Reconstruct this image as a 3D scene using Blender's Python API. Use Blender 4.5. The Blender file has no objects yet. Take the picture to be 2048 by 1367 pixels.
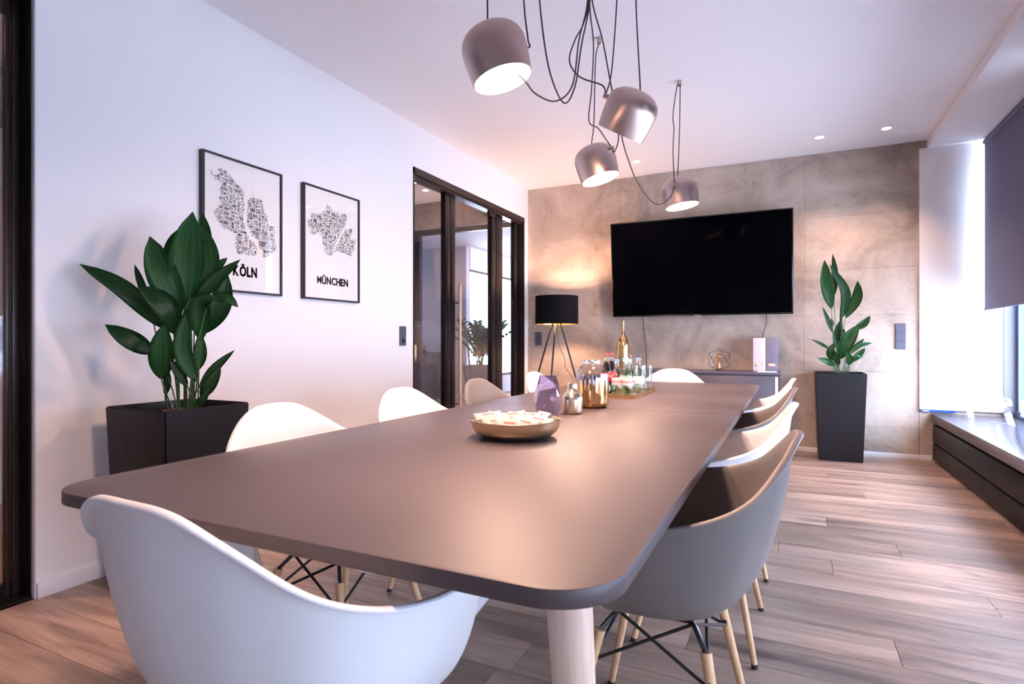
import bpy, bmesh, math, random
from mathutils import Vector, Matrix, Quaternion
random.seed(7)
PI = math.pi
sc = bpy.context.scene
COL = sc.collection

# ------------------------------------------------------------------ camera
YAW = math.radians(25.7); FPX = 1153.6; CAMZ = 1.05
cam_d = bpy.data.cameras.new('camera'); cam = bpy.data.objects.new('camera', cam_d); COL.objects.link(cam)
cam.location = (0, 0, CAMZ); cam.rotation_euler = (PI / 2, 0, YAW)
cam_d.sensor_width = 36; cam_d.lens = FPX / 2048 * 36; cam_d.clip_start = .02; cam_d.clip_end = 300
cam_d.dof.use_dof = True; cam_d.dof.focus_distance = 3.2; cam_d.dof.aperture_fstop = 9.0
sc.camera = cam

# ------------------------------------------------------------------ world, view
wd = bpy.data.worlds.new('sky'); sc.world = wd; wd.use_nodes = True
bgn = wd.node_tree.nodes['Background']
bgn.inputs[0].default_value = (.66, .745, 1.0, 1); bgn.inputs[1].default_value = 18.0
sc.view_settings.view_transform = 'Standard'; sc.view_settings.look = 'None'
sc.view_settings.exposure = 0.42; sc.view_settings.gamma = 1.0; sc.view_settings.use_curve_mapping = False
sc.cycles.use_denoising = True; sc.cycles.adaptive_threshold = .04; sc.cycles.adaptive_min_samples = 16
sc.cycles.max_bounces = 8; sc.cycles.diffuse_bounces = 4; sc.cycles.glossy_bounces = 3
sc.cycles.transmission_bounces = 4; sc.cycles.transparent_max_bounces = 14
sc.cycles.caustics_reflective = False; sc.cycles.caustics_refractive = False
sc.cycles.sample_clamp_indirect = 8.0

def portal(loc, rot, sx, sy):
    l = bpy.data.lights.new('window_portal', 'AREA'); l.shape = 'RECTANGLE'; l.size = sx; l.size_y = sy
    l.cycles.is_portal = True
    o = bpy.data.objects.new('window_portal', l); COL.objects.link(o); o.location = loc; o.rotation_euler = rot
portal((1.78, 2.1, 1.56), (0, PI / 2, 0), 2.3, 8.2)
portal((-5.7, 11.2, 1.35), (0, -PI / 2, 0), 2.4, 3.9)
portal((1.9, 9.7, 1.56), (0, PI / 2, 0), 2.3, 5.0)

# ------------------------------------------------------------------ colour and material helpers
def lin(c):
    return tuple((x / 12.92 if x <= .04045 else ((x + .055) / 1.055) ** 2.4) for x in c)
def rgb(r, g, b): return lin((r / 255, g / 255, b / 255))

def newmat(name):
    m = bpy.data.materials.new(name); m.use_nodes = True
    nt = m.node_tree; p = nt.nodes['Principled BSDF']
    return m, nt, p
def N(nt, t, **kw):
    n = nt.nodes.new(t)
    for k, v in kw.items():
        if k in n.inputs.keys(): n.inputs[k].default_value = v
        else: setattr(n, k, v)
    return n
def L(nt, a, b): nt.links.new(a, b)

def mat(name, col, rough=.5, metal=0, spec=.5, bump=0, bscale=200, var=0, vscale=6, coat=0, aniso=0, sheen=0):
    m, nt, p = newmat(name)
    p.inputs['Base Color'].default_value = (*col, 1); p.inputs['Roughness'].default_value = rough
    p.inputs['Metallic'].default_value = metal; p.inputs['Specular IOR Level'].default_value = spec
    p.inputs['Coat Weight'].default_value = coat; p.inputs['Anisotropic'].default_value = aniso
    tc = N(nt, 'ShaderNodeTexCoord')
    ns = N(nt, 'ShaderNodeTexNoise', Scale=bscale if bump else vscale, Detail=3.0)
    L(nt, tc.outputs['Object'], ns.inputs['Vector'])
    if bump:
        b = N(nt, 'ShaderNodeBump', Strength=bump, Distance=.002)
        L(nt, ns.outputs['Fac'], b.inputs['Height']); L(nt, b.outputs[0], p.inputs['Normal'])
    if var:
        n2 = N(nt, 'ShaderNodeTexNoise', Scale=vscale, Detail=4.0); L(nt, tc.outputs['Object'], n2.inputs['Vector'])
        mr = N(nt, 'ShaderNodeMapRange'); mr.inputs['To Min'].default_value = 1 - var; mr.inputs['To Max'].default_value = 1 + var
        L(nt, n2.outputs['Fac'], mr.inputs['Value'])
        mx = N(nt, 'ShaderNodeVectorMath', operation='SCALE'); mx.inputs[0].default_value = col
        L(nt, mr.outputs[0], mx.inputs['Scale']); L(nt, mx.outputs[0], p.inputs['Base Color'])
    elif not bump:
        mr = N(nt, 'ShaderNodeMapRange'); mr.inputs['To Min'].default_value = max(0, rough - .03); mr.inputs['To Max'].default_value = min(1, rough + .03)
        L(nt, ns.outputs['Fac'], mr.inputs['Value']); L(nt, mr.outputs[0], p.inputs['Roughness'])
    return m

def emis(name, col, strength):
    m, nt, p = newmat(name)
    p.inputs['Base Color'].default_value = (*col, 1)
    p.inputs['Emission Color'].default_value = (*col, 1); p.inputs['Emission Strength'].default_value = strength
    tc = N(nt, 'ShaderNodeTexCoord'); ns = N(nt, 'ShaderNodeTexNoise', Scale=30.0); L(nt, tc.outputs['Object'], ns.inputs['Vector'])
    mr = N(nt, 'ShaderNodeMapRange'); mr.inputs['To Min'].default_value = .45; mr.inputs['To Max'].default_value = .5
    L(nt, ns.outputs['Fac'], mr.inputs['Value']); L(nt, mr.outputs[0], p.inputs['Roughness'])
    return m

def two_sided_fresnel(nt, ior):
    ge = N(nt, 'ShaderNodeNewGeometry'); fr = N(nt, 'ShaderNodeFresnel')
    mr = N(nt, 'ShaderNodeMapRange'); mr.inputs['To Min'].default_value = ior; mr.inputs['To Max'].default_value = 1 / ior
    L(nt, ge.outputs['Backfacing'], mr.inputs['Value']); L(nt, mr.outputs[0], fr.inputs['IOR']); return fr
def thinglass(name, tint=(1, 1, 1), refl=1.0, rough=.0, base=.04):
    m = bpy.data.materials.new(name); m.use_nodes = True; nt = m.node_tree; nt.nodes.clear()
    out = N(nt, 'ShaderNodeOutputMaterial'); mix = N(nt, 'ShaderNodeMixShader')
    tr = N(nt, 'ShaderNodeBsdfTransparent'); tr.inputs[0].default_value = (*tint, 1)
    gl = N(nt, 'ShaderNodeBsdfGlossy', Roughness=rough); gl.inputs[0].default_value = (1, 1, 1, 1)
    fr = two_sided_fresnel(nt, 1.5)
    mu = N(nt, 'ShaderNodeMath', operation='MULTIPLY'); mu.inputs[1].default_value = refl
    L(nt, fr.outputs[0], mu.inputs[0]); L(nt, mu.outputs[0], mix.inputs[0])
    L(nt, tr.outputs[0], mix.inputs[1]); L(nt, gl.outputs[0], mix.inputs[2]); L(nt, mix.outputs[0], out.inputs[0])
    return m

def wood_mat(name, c1, c2, rough=.45, axis=2, scale=14):
    m, nt, p = newmat(name)
    tc = N(nt, 'ShaderNodeTexCoord'); mp = N(nt, 'ShaderNodeMapping')
    s = [1, 1, 1]; s[axis] = .08; mp.inputs['Scale'].default_value = s
    L(nt, tc.outputs['Object'], mp.inputs['Vector'])
    n = N(nt, 'ShaderNodeTexNoise', Scale=scale * 6.0, Detail=5.0); L(nt, mp.outputs[0], n.inputs['Vector'])
    cr = N(nt, 'ShaderNodeValToRGB'); cr.color_ramp.elements[0].position = .3; cr.color_ramp.elements[1].position = .7
    cr.color_ramp.elements[0].color = (*c1, 1); cr.color_ramp.elements[1].color = (*c2, 1)
    L(nt, n.outputs['Fac'], cr.inputs[0]); L(nt, cr.outputs[0], p.inputs['Base Color']); p.inputs['Roughness'].default_value = rough
    return m

def plank_mat():
    m, nt, p = newmat('oak_plank')
    tc = N(nt, 'ShaderNodeTexCoord'); oi = N(nt, 'ShaderNodeObjectInfo')
    off = N(nt, 'ShaderNodeVectorMath', operation='SCALE'); off.inputs[0].default_value = (17, 31, 5); L(nt, oi.outputs['Random'], off.inputs['Scale'])
    ad = N(nt, 'ShaderNodeVectorMath', operation='ADD'); L(nt, tc.outputs['Object'], ad.inputs[0]); L(nt, off.outputs[0], ad.inputs[1])
    mp = N(nt, 'ShaderNodeMapping'); mp.inputs['Scale'].default_value = (1.0, 9, 9); L(nt, ad.outputs[0], mp.inputs['Vector'])
    mp2 = N(nt, 'ShaderNodeMapping'); mp2.inputs['Scale'].default_value = (2.5, 60, 60); L(nt, ad.outputs[0], mp2.inputs['Vector'])
    mp3 = N(nt, 'ShaderNodeMapping'); mp3.inputs['Scale'].default_value = (1.3, 4.5, 4.5); L(nt, ad.outputs[0], mp3.inputs['Vector'])
    n1 = N(nt, 'ShaderNodeTexNoise', Scale=1.0, Detail=6.0, Roughness=.65, Distortion=.7); L(nt, mp.outputs[0], n1.inputs['Vector'])
    n2 = N(nt, 'ShaderNodeTexNoise', Scale=1.0, Detail=5.0, Roughness=.6); L(nt, mp2.outputs[0], n2.inputs['Vector'])
    n3 = N(nt, 'ShaderNodeTexNoise', Scale=1.6, Detail=3.0, Distortion=1.2); L(nt, mp3.outputs[0], n3.inputs['Vector'])
    cr = N(nt, 'ShaderNodeValToRGB'); e = cr.color_ramp.elements
    e[0].position = .28; e[0].color = (*rgb(114, 93, 85), 1); e[1].position = .72; e[1].color = (*rgb(190, 163, 147), 1)
    L(nt, n1.outputs['Fac'], cr.inputs[0])
    # fine grain
    g = N(nt, 'ShaderNodeMapRange'); g.inputs['From Min'].default_value = .3; g.inputs['From Max'].default_value = .7
    g.inputs['To Min'].default_value = .86; g.inputs['To Max'].default_value = 1.1; L(nt, n2.outputs['Fac'], g.inputs['Value'])
    rv = N(nt, 'ShaderNodeMapRange'); rv.inputs['To Min'].default_value = .60; rv.inputs['To Max'].default_value = 1.2; L(nt, oi.outputs['Random'], rv.inputs['Value'])
    kn = N(nt, 'ShaderNodeMapRange'); kn.inputs['From Min'].default_value = .60; kn.inputs['From Max'].default_value = .74
    kn.inputs['To Min'].default_value = 1.0; kn.inputs['To Max'].default_value = .5; L(nt, n3.outputs['Fac'], kn.inputs['Value'])
    m1 = N(nt, 'ShaderNodeMath', operation='MULTIPLY'); L(nt, g.outputs[0], m1.inputs[0]); L(nt, rv.outputs[0], m1.inputs[1])
    m2 = N(nt, 'ShaderNodeMath', operation='MULTIPLY'); L(nt, m1.outputs[0], m2.inputs[0]); L(nt, kn.outputs[0], m2.inputs[1])
    sc_ = N(nt, 'ShaderNodeVectorMath', operation='SCALE'); L(nt, cr.outputs[0], sc_.inputs[0]); L(nt, m2.outputs[0], sc_.inputs['Scale'])
    L(nt, sc_.outputs[0], p.inputs['Base Color'])
    p.inputs['Roughness'].default_value = .42
    b = N(nt, 'ShaderNodeBump', Strength=.25, Distance=.002); L(nt, n2.outputs['Fac'], b.inputs['Height']); L(nt, b.outputs[0], p.inputs['Normal'])
    return m

def concrete_mat():
    m, nt, p = newmat('board_marked_concrete')
    tc = N(nt, 'ShaderNodeTexCoord'); oi = N(nt, 'ShaderNodeObjectInfo')
    v = tc.outputs['Object']
    def noise(scale, det=5, rough=.6, vec=v, dist=0):
        n = N(nt, 'ShaderNodeTexNoise', Scale=scale, Detail=det, Roughness=rough, Distortion=dist); L(nt, vec, n.inputs['Vector']); return n.outputs['Fac']
    mp = N(nt, 'ShaderNodeMapping'); mp.inputs['Scale'].default_value = (.8, .8, 7); L(nt, v, mp.inputs['Vector'])
    mpv = N(nt, 'ShaderNodeMapping'); mpv.inputs['Scale'].default_value = (3.2, 1, .35); L(nt, v, mpv.inputs['Vector'])
    big = noise(1.7, 9, .66, dist=.9); streak = noise(1.2, 9, .72, mp.outputs[0], .6); vert = noise(1.2, 3, .5, mpv.outputs[0], .3); fine = noise(24, 6, .7)
    cr = N(nt, 'ShaderNodeValToRGB'); e = cr.color_ramp.elements
    e[0].position = .36; e[0].color = (*rgb(140, 124, 113), 1); e[1].position = .64; e[1].color = (*rgb(208, 194, 180), 1)
    e2 = cr.color_ramp.elements.new(.5); e2.color = (*rgb(182, 166, 152), 1)
    def mathn(op, a, b, c=None):
        n = N(nt, 'ShaderNodeMath', operation=op)
        for i, x in enumerate([a, b, c]):
            if x is None: continue
            if isinstance(x, (int, float)): n.inputs[i].default_value = x
            else: L(nt, x, n.inputs[i])
        return n.outputs[0]
    a = mathn('MULTIPLY', big, .60); a = mathn('MULTIPLY_ADD', streak, .12, a); a = mathn('MULTIPLY_ADD', vert, .16, a); a = mathn('MULTIPLY_ADD', fine, .12, a)
    L(nt, a, cr.inputs[0])
    rv = N(nt, 'ShaderNodeMapRange'); rv.inputs['To Min'].default_value = .93; rv.inputs['To Max'].default_value = 1.06; L(nt, oi.outputs['Random'], rv.inputs['Value'])
    # air holes
    vo = N(nt, 'ShaderNodeTexVoronoi', Scale=17.0); L(nt, v, vo.inputs['Vector'])
    hole = N(nt, 'ShaderNodeMapRange'); hole.inputs['From Min'].default_value = .045; hole.inputs['From Max'].default_value = .085
    hole.inputs['To Min'].default_value = 0.0; hole.inputs['To Max'].default_value = 1.0; L(nt, vo.outputs['Distance'], hole.inputs['Value'])
    sel = N(nt, 'ShaderNodeMapRange'); sel.inputs['From Min'].default_value = .55; sel.inputs['From Max'].default_value = .6; L(nt, noise(2.2, 2), sel.inputs['Value'])
    hm = mathn('SUBTRACT', 1.0, hole.outputs[0]); hm = mathn('MULTIPLY', hm, sel.outputs[0])
    dk = mathn('MULTIPLY_ADD', hm, -.55, 1.0); dk = mathn('MULTIPLY', dk, rv.outputs[0])
    s = N(nt, 'ShaderNodeVectorMath', operation='SCALE'); L(nt, cr.outputs[0], s.inputs[0]); L(nt, dk, s.inputs['Scale']); L(nt, s.outputs[0], p.inputs['Base Color'])
    p.inputs['Roughness'].default_value = .6
    h = mathn('MULTIPLY_ADD', hm, -1.5, a); h = mathn('MULTIPLY_ADD', fine, .25, h)
    b = N(nt, 'ShaderNodeBump', Strength=.5, Distance=.012); L(nt, h, b.inputs['Height']); L(nt, b.outputs[0], p.inputs['Normal'])
    return m

M = {}
M['wall'] = mat('white_wall_paint', (.85, .835, .845), .7, bump=.08, bscale=260)
M['ceil'] = mat('white_ceiling_paint', (.86, .85, .87), .8, bump=.05, bscale=200)
M['base'] = mat('white_lacquer_trim', (.78, .77, .78), .4)
M['plank'] = plank_mat(); M['concrete'] = concrete_mat()
M['subfloor'] = mat('dark_joint', (.03, .022, .018), .8, var=.2)
M['corfloor'] = wood_mat('corridor_oak', rgb(110, 84, 70), rgb(150, 120, 100), .4, axis=1, scale=3)
M['frame'] = mat('dark_bronze_aluminium', rgb(52, 42, 42), .32, metal=.35)
M['framedk'] = mat('black_bronze_aluminium', rgb(30, 27, 32), .25, metal=.4)
M['pane'] = thinglass('window_pane', (.96, .98, .98), .8)
M['pane_clear'] = thinglass('door_pane', (.955, .955, .975), .9)
M['winframe'] = mat('blue_grey_window_frame', rgb(92, 112, 150), .4)
M['winframe_lt'] = mat('pale_grey_window_profile', rgb(205, 205, 210), .5)
M['winjamb'] = mat('grey_window_jamb', rgb(112, 112, 122), .5)
M['table'] = mat('umber_laminate', rgb(86, 74, 75), .44, spec=.5, bump=.06, bscale=420)
M['tedge'] = mat('umber_table_edge', rgb(96, 84, 84), .33)
M['beech'] = wood_mat('light_ash_wood', rgb(205, 160, 118), rgb(228, 190, 150), .42)
M['ash'] = wood_mat('pale_ash_table_leg', rgb(222, 190, 168), rgb(238, 214, 194), .42)
M['white_pp'] = mat('white_polypropylene', (.80, .80, .82), .38, bump=.03, bscale=500)
M['grey_pp'] = mat('stone_grey_polypropylene', rgb(118, 112, 110), .4, bump=.03, bscale=500)
M['black_metal'] = mat('black_powder_coat', (.012, .012, .014), .35)
M['steel'] = mat('zinc_bracket', (.55, .56, .6), .3, metal=.9)
M['bracket'] = mat('glossy_black_steel', (.02, .02, .025), .18, spec=.8)
M['rubber'] = mat('black_rubber', (.02, .02, .022), .7)
M['planter'] = mat('anthracite_planter', rgb(20, 19, 24), .42, spec=.35, bump=.03, bscale=300)
M['granule'] = mat('clay_granules', rgb(140, 88, 68), .9, var=.35, vscale=60)
M['leaf'] = None
M['black_fabric'] = mat('black_lamp_fabric', (.003, .0025, .004), .9, spec=.2, bump=.2, bscale=900)
M['gold_in'] = mat('gold_foil', (.95, .62, .25), .25, metal=1)
M['gold'] = mat('polished_brass', (.80, .55, .26), .2, metal=1, var=.05)
M['brass'] = mat('brushed_brass', (.86, .68, .44), .26, metal=1, aniso=.4)
M['champ'] = mat('champagne_brass', (.88, .74, .55), .24, metal=1)
M['alu'] = mat('brushed_pendant_aluminium', (.56, .41, .365), .34, metal=1, aniso=.5, bump=.03, bscale=700)
M['alu_dk'] = mat('pendant_fitting_metal', (.5, .42, .38), .35, metal=1)
M['cord'] = mat('grey_textile_cord', rgb(66, 58, 62), .8)
M['diffuser'] = emis('lit_pendant_diffuser', (1.0, .70, .52), 34.0)
M['down'] = emis('lit_downlight_lens', (1.0, .80, .66), 30.0)
M['white_in'] = mat('white_reflector', (.85, .84, .82), .5)
M['tvbody'] = mat('tv_black_plastic', (.006, .006, .007), .25)
M['screen'] = mat('tv_dark_screen', (.001, .001, .002), .06, spec=.03)
M['anth'] = mat('anthracite_lacquer', rgb(78, 73, 84), .4)
M['bench'] = mat('dark_bench_laminate', rgb(17, 15, 18), .48, spec=.25)
M['benchtop'] = mat('dark_bench_top_laminate', rgb(84, 82, 88), .2, spec=.7)
M['black'] = mat('black_gap', (.006, .006, .006), .8)
M['pframe'] = mat('black_picture_frame', (.016, .014, .017), .45)
M['paper'] = mat('cream_poster_paper', (.92, .885, .85), .8)
M['ink'] = mat('dark_poster_ink', (.02, .018, .03), .7)
M['posterglass'] = thinglass('poster_glass', (1, 1, 1), .7)
M['switch'] = mat('anthracite_switch', rgb(84, 84, 98), .4)
M['blind'] = mat('grey_roller_blind', rgb(98, 98, 124), .8, bump=.15, bscale=700)
bnt = M['blind'].node_tree; btr = N(bnt, 'ShaderNodeBsdfTranslucent'); btr.inputs[0].default_value = (.45, .52, .75, 1); bmx = N(bnt, 'ShaderNodeMixShader'); bmx.inputs[0].default_value = .012
L(bnt, bnt.nodes['Principled BSDF'].outputs[0], bmx.inputs[1]); L(bnt, btr.outputs[0], bmx.inputs[2]); L(bnt, bmx.outputs[0], bnt.nodes['Material Output'].inputs[0])
M['blue'] = mat('blue_edge_profile', rgb(20, 70, 140), .4)
M['acryl'] = thinglass('clear_acrylic', (.97, .985, .99), 1.6)
M['purple'] = None; M['jar'] = None
M['glass'] = thinglass('clear_drinking_glass', (.95, .97, .97), 1.6)
M['bglass'] = thinglass('pale_bottle_glass', (.955, .99, .985), 1.3)
M['cglass'] = thinglass('cola_bottle_glass', (.92, .96, .95), 1.3)
M['lemon'] = thinglass('pale_lemonade', (.955, .99, .86), .6)
M['cola'] = mat('dark_cola', (.018, .006, .005), .15)
M['redlabel'] = mat('red_bottle_label', (.75, .02, .05), .45)
M['whitelabel'] = mat('white_bottle_label', (.85, .80, .80), .5)
M['redcap'] = mat('red_crown_cap', (.75, .05, .06), .35)
M['bluecap'] = mat('blue_crown_cap', (.12, .28, .62), .35)
M['greencap'] = mat('green_crown_cap', (.25, .6, .5), .35)
M['wrap'] = mat('white_wafer_wrapper', (.60, .55, .51), .3, var=.1, vscale=30)
M['wrap_y'] = mat('gold_printed_wrapper', (.82, .62, .38), .3, var=.2, vscale=30)
M['redink'] = mat('red_print', (.72, .03, .05), .5)
M['candy'] = mat('brown_candy_wrapper', (.1, .035, .02), .3, var=.3, vscale=40)
M['binder_lt'] = mat('pale_grey_binder', rgb(205, 196, 204), .6)
M['binder_dk'] = mat('slate_grey_binder', rgb(118, 114, 132), .6)
M['copper'] = mat('copper_fitting', (.85, .42, .30), .3, metal=1)
M['amber'] = thinglass('amber_bulb_glass', (1, .82, .55), 1.3)
M['concrete_far'] = M['concrete']
M['facade'] = mat('pale_facade', (.55, .62, .70), .7); M['facade_glass'] = mat('facade_window', (.10, .16, .24), .15)
M['farpot'] = mat('taupe_far_planter', rgb(120, 110, 116), .5)
M['taupe'] = mat('taupe_wall', rgb(196, 193, 200), .7)

def leaf_mat():
    m, nt, p = newmat('dark_green_leaf')
    tc = N(nt, 'ShaderNodeTexCoord'); oi = N(nt, 'ShaderNodeObjectInfo')
    uv = N(nt, 'ShaderNodeUVMap')
    mp = N(nt, 'ShaderNodeMapping'); mp.inputs['Scale'].default_value = (26, .6, 1); L(nt, uv.outputs[0], mp.inputs['Vector'])
    n = N(nt, 'ShaderNodeTexNoise', Scale=1.0, Detail=2.0); L(nt, mp.outputs[0], n.inputs['Vector'])
    cr = N(nt, 'ShaderNodeValToRGB'); e = cr.color_ramp.elements
    e[0].position = .3; e[0].color = (.009, .050, .014, 1); e[1].position = .75; e[1].color = (.024, .125, .028, 1)
    L(nt, n.outputs['Fac'], cr.inputs[0])
    rv = N(nt, 'ShaderNodeMapRange'); rv.inputs['To Min'].default_value = .75; rv.inputs['To Max'].default_value = 1.5; L(nt, oi.outputs['Random'], rv.inputs['Value'])
    s = N(nt, 'ShaderNodeVectorMath', operation='SCALE'); L(nt, cr.outputs[0], s.inputs[0]); L(nt, rv.outputs[0], s.inputs['Scale']); L(nt, s.outputs[0], p.inputs['Base Color'])
    p.inputs['Roughness'].default_value = .36
    b = N(nt, 'ShaderNodeBump', Strength=.25, Distance=.003); L(nt, n.outputs['Fac'], b.inputs['Height']); L(nt, b.outputs[0], p.inputs['Normal'])
    return m
M['leaf'] = leaf_mat()
M['stem'] = mat('green_stem', (.035, .10, .03), .5)

def tinted_glass(name, col, rough=.02):
    m, nt, p = newmat(name)
    p.inputs['Base Color'].default_value = (*col, 1); p.inputs['Transmission Weight'].default_value = 1
    p.inputs['Roughness'].default_value = rough; p.inputs['IOR'].default_value = 1.4
    return m
M['purple'] = thinglass('violet_tinted_glass', (.83, .80, .91), 3.0, .02)

def jar_mat():
    m = bpy.data.materials.new('gold_fading_glass'); m.use_nodes = True; nt = m.node_tree; nt.nodes.clear()
    out = N(nt, 'ShaderNodeOutputMaterial'); mix = N(nt, 'ShaderNodeMixShader'); mix2 = N(nt, 'ShaderNodeMixShader')
    tr = N(nt, 'ShaderNodeBsdfTransparent'); tr.inputs[0].default_value = (.95, .95, .97, 1)
    gl = N(nt, 'ShaderNodeBsdfGlossy', Roughness=.0); fr = two_sided_fresnel(nt, 1.75)
    gd = N(nt, 'ShaderNodeBsdfGlossy', Roughness=.06)
    L(nt, fr.outputs[0], mix.inputs[0]); L(nt, tr.outputs[0], mix.inputs[1]); L(nt, gl.outputs[0], mix.inputs[2])
    tc = N(nt, 'ShaderNodeTexCoord'); sp = N(nt, 'ShaderNodeSeparateXYZ'); L(nt, tc.outputs['Object'], sp.inputs[0])
    ns = N(nt, 'ShaderNodeTexNoise', Scale=60.0, Detail=4.0); L(nt, tc.outputs['Object'], ns.inputs['Vector'])
    ad = N(nt, 'ShaderNodeMath', operation='MULTIPLY_ADD'); ad.inputs[1].default_value = -.05; L(nt, ns.outputs['Fac'], ad.inputs[0]); L(nt, sp.outputs['Z'], ad.inputs[2])
    mr = N(nt, 'ShaderNodeMapRange'); mr.inputs['From Min'].default_value = .075; mr.inputs['From Max'].default_value = .135
    mr.inputs['To Min'].default_value = 0.0; mr.inputs['To Max'].default_value = 1.0; L(nt, ad.outputs[0], mr.inputs['Value'])
    cr = N(nt, 'ShaderNodeValToRGB'); e = cr.color_ramp.elements
    e[0].color = (.80, .50, .24, 1); e[1].color = (.78, .76, .90, 1); e[0].position = .1; e[1].position = .75
    L(nt, mr.outputs[0], cr.inputs[0]); L(nt, cr.outputs[0], gd.inputs[0])
    f2 = N(nt, 'ShaderNodeMapRange'); f2.inputs['From Min'].default_value = .35; f2.inputs['To Min'].default_value = .88; f2.inputs['To Max'].default_value = .0; L(nt, mr.outputs[0], f2.inputs['Value'])
    L(nt, f2.outputs[0], mix2.inputs[0]); L(nt, mix.outputs[0], mix2.inputs[1]); L(nt, gd.outputs[0], mix2.inputs[2]); L(nt, mix2.outputs[0], out.inputs[0])
    return m
M['jar'] = jar_mat()

# ------------------------------------------------------------------ geometry helpers
SN, CN = math.sin(YAW), math.cos(YAW)
def at(px, py, depth):
    """point at photo pixel (2048x1367) and depth along the view axis"""
    l = (px - 1024) / FPX * depth; z = CAMZ - (py - 683.5) / FPX * depth
    return Vector((-SN * depth + CN * l, CN * depth + SN * l, z))
def at_z(px, py, z):
    return at(px, py, (CAMZ - z) / (py - 683.5) * FPX)
def depth_of(x, y): return -SN * x + CN * y

def tag(o, label=None, cat=None, group=None, kind=None):
    if label: o['label'] = label
    if cat: o['category'] = cat
    if group: o['group'] = group
    if kind: o['kind'] = kind
    return o
def thing(name, label, cat, loc=(0, 0, 0), rz=0, group=None):
    o = bpy.data.objects.new(name, None); COL.objects.link(o); o.location = loc; o.rotation_euler = (0, 0, rz)
    o.empty_display_size = .1
    return tag(o, label, cat, group)

class MB:
    def __init__(s): s.bm = bmesh.new()
    def box(s, x0, x1, y0, y1, z0, z1, mtx=None):
        vs = [s.bm.verts.new(v) for v in ((x0, y0, z0), (x1, y0, z0), (x1, y1, z0), (x0, y1, z0), (x0, y0, z1), (x1, y0, z1), (x1, y1, z1), (x0, y1, z1))]
        for f in ((0, 3, 2, 1), (4, 5, 6, 7), (0, 1, 5, 4), (1, 2, 6, 5), (2, 3, 7, 6), (3, 0, 4, 7)): s.bm.faces.new([vs[i] for i in f])
        if mtx is not None:
            for v in vs: v.co = mtx @ v.co
        return s
    def frustum(s, b, t, z0, z1):
        """b, t: (x0,x1,y0,y1) at bottom / top"""
        vs = [s.bm.verts.new(v) for v in ((b[0], b[2], z0), (b[1], b[2], z0), (b[1], b[3], z0), (b[0], b[3], z0), (t[0], t[2], z1), (t[1], t[2], z1), (t[1], t[3], z1), (t[0], t[3], z1))]
        for f in ((0, 3, 2, 1), (4, 5, 6, 7), (0, 1, 5, 4), (1, 2, 6, 5), (2, 3, 7, 6), (3, 0, 4, 7)): s.bm.faces.new([vs[i] for i in f])
        return s
    def lathe(s, prof, n=32, mtx=None, closed=False):
        rings = []
        for r, z in prof:
            if r < 1e-6: rings.append([s.bm.verts.new((0, 0, z))])
            else: rings.append([s.bm.verts.new((r * math.cos(2 * PI * i / n), r * math.sin(2 * PI * i / n), z)) for i in range(n)])
        for a, b in zip(rings, rings[1:]):
            for i in range(n):
                j = (i + 1) % n
                if len(a) == 1 and len(b) == 1: continue
                if len(a) == 1: s.bm.faces.new((a[0], b[j], b[i]))
                elif len(b) == 1: s.bm.faces.new((a[i], a[j], b[0]))
                else: s.bm.faces.new((a[i], a[j], b[j], b[i]))
        if mtx is not None:
            for r in rings:
                for v in r: v.co = mtx @ v.co
        return s
    def tube(s, pts, r, n=8, r2=None, caps=True):
        pts = [Vector(p) for p in pts]; m = len(pts)
        t0 = (pts[1] - pts[0]).normalized(); nrm = t0.orthogonal().normalized(); rings = []
        prev = t0
        for i, p in enumerate(pts):
            t = (pts[min(i + 1, m - 1)] - pts[max(i - 1, 0)]).normalized()
            q = prev.rotation_difference(t); nrm = (q @ nrm).normalized(); prev = t; bn = t.cross(nrm)
            rr = r if r2 is None else r + (r2 - r) * i / (m - 1)
            rings.append([s.bm.verts.new(p + (nrm * math.cos(2 * PI * k / n) + bn * math.sin(2 * PI * k / n)) * rr) for k in range(n)])
        for a, b in zip(rings, rings[1:]):
            for k in range(n): s.bm.faces.new((a[k], a[(k + 1) % n], b[(k + 1) % n], b[k]))
        if caps: s.bm.faces.new(rings[0][::-1]); s.bm.faces.new(rings[-1])
        return s
    def prism(s, poly, z0, z1, mtx=None):
        a = [s.bm.verts.new((x, y, z0)) for x, y in poly]; b = [s.bm.verts.new((x, y, z1)) for x, y in poly]; n = len(poly)
        s.bm.faces.new(a[::-1]); s.bm.faces.new(b)
        for i in range(n): s.bm.faces.new((a[i], a[(i + 1) % n], b[(i + 1) % n], b[i]))
        if mtx is not None:
            for v in a + b: v.co = mtx @ v.co
        return s
    def bevel(s, w, seg=2, ang=30):
        bmesh.ops.recalc_face_normals(s.bm, faces=s.bm.faces)
        es = [e for e in s.bm.edges if e.is_manifold and e.calc_face_angle(0) > math.radians(ang)]
        bmesh.ops.bevel(s.bm, geom=es, offset=w, segments=seg, affect='EDGES', profile=.5); return s
    def build(s, name, m, parent=None, smooth=True, ang=35, mods=None):
        bmesh.ops.recalc_face_normals(s.bm, faces=s.bm.faces)
        me = bpy.data.meshes.new(name)
        if smooth:
            for f in s.bm.faces: f.smooth = True
            for e in s.bm.edges:
                if e.is_manifold and e.calc_face_angle(0) > math.radians(ang): e.smooth = False
        s.bm.to_mesh(me); s.bm.free()
        me.materials.append(M[m] if isinstance(m, str) else m)
        o = bpy.data.objects.new(name, me); COL.objects.link(o)
        if parent is not None: o.parent = parent
        return o

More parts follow.
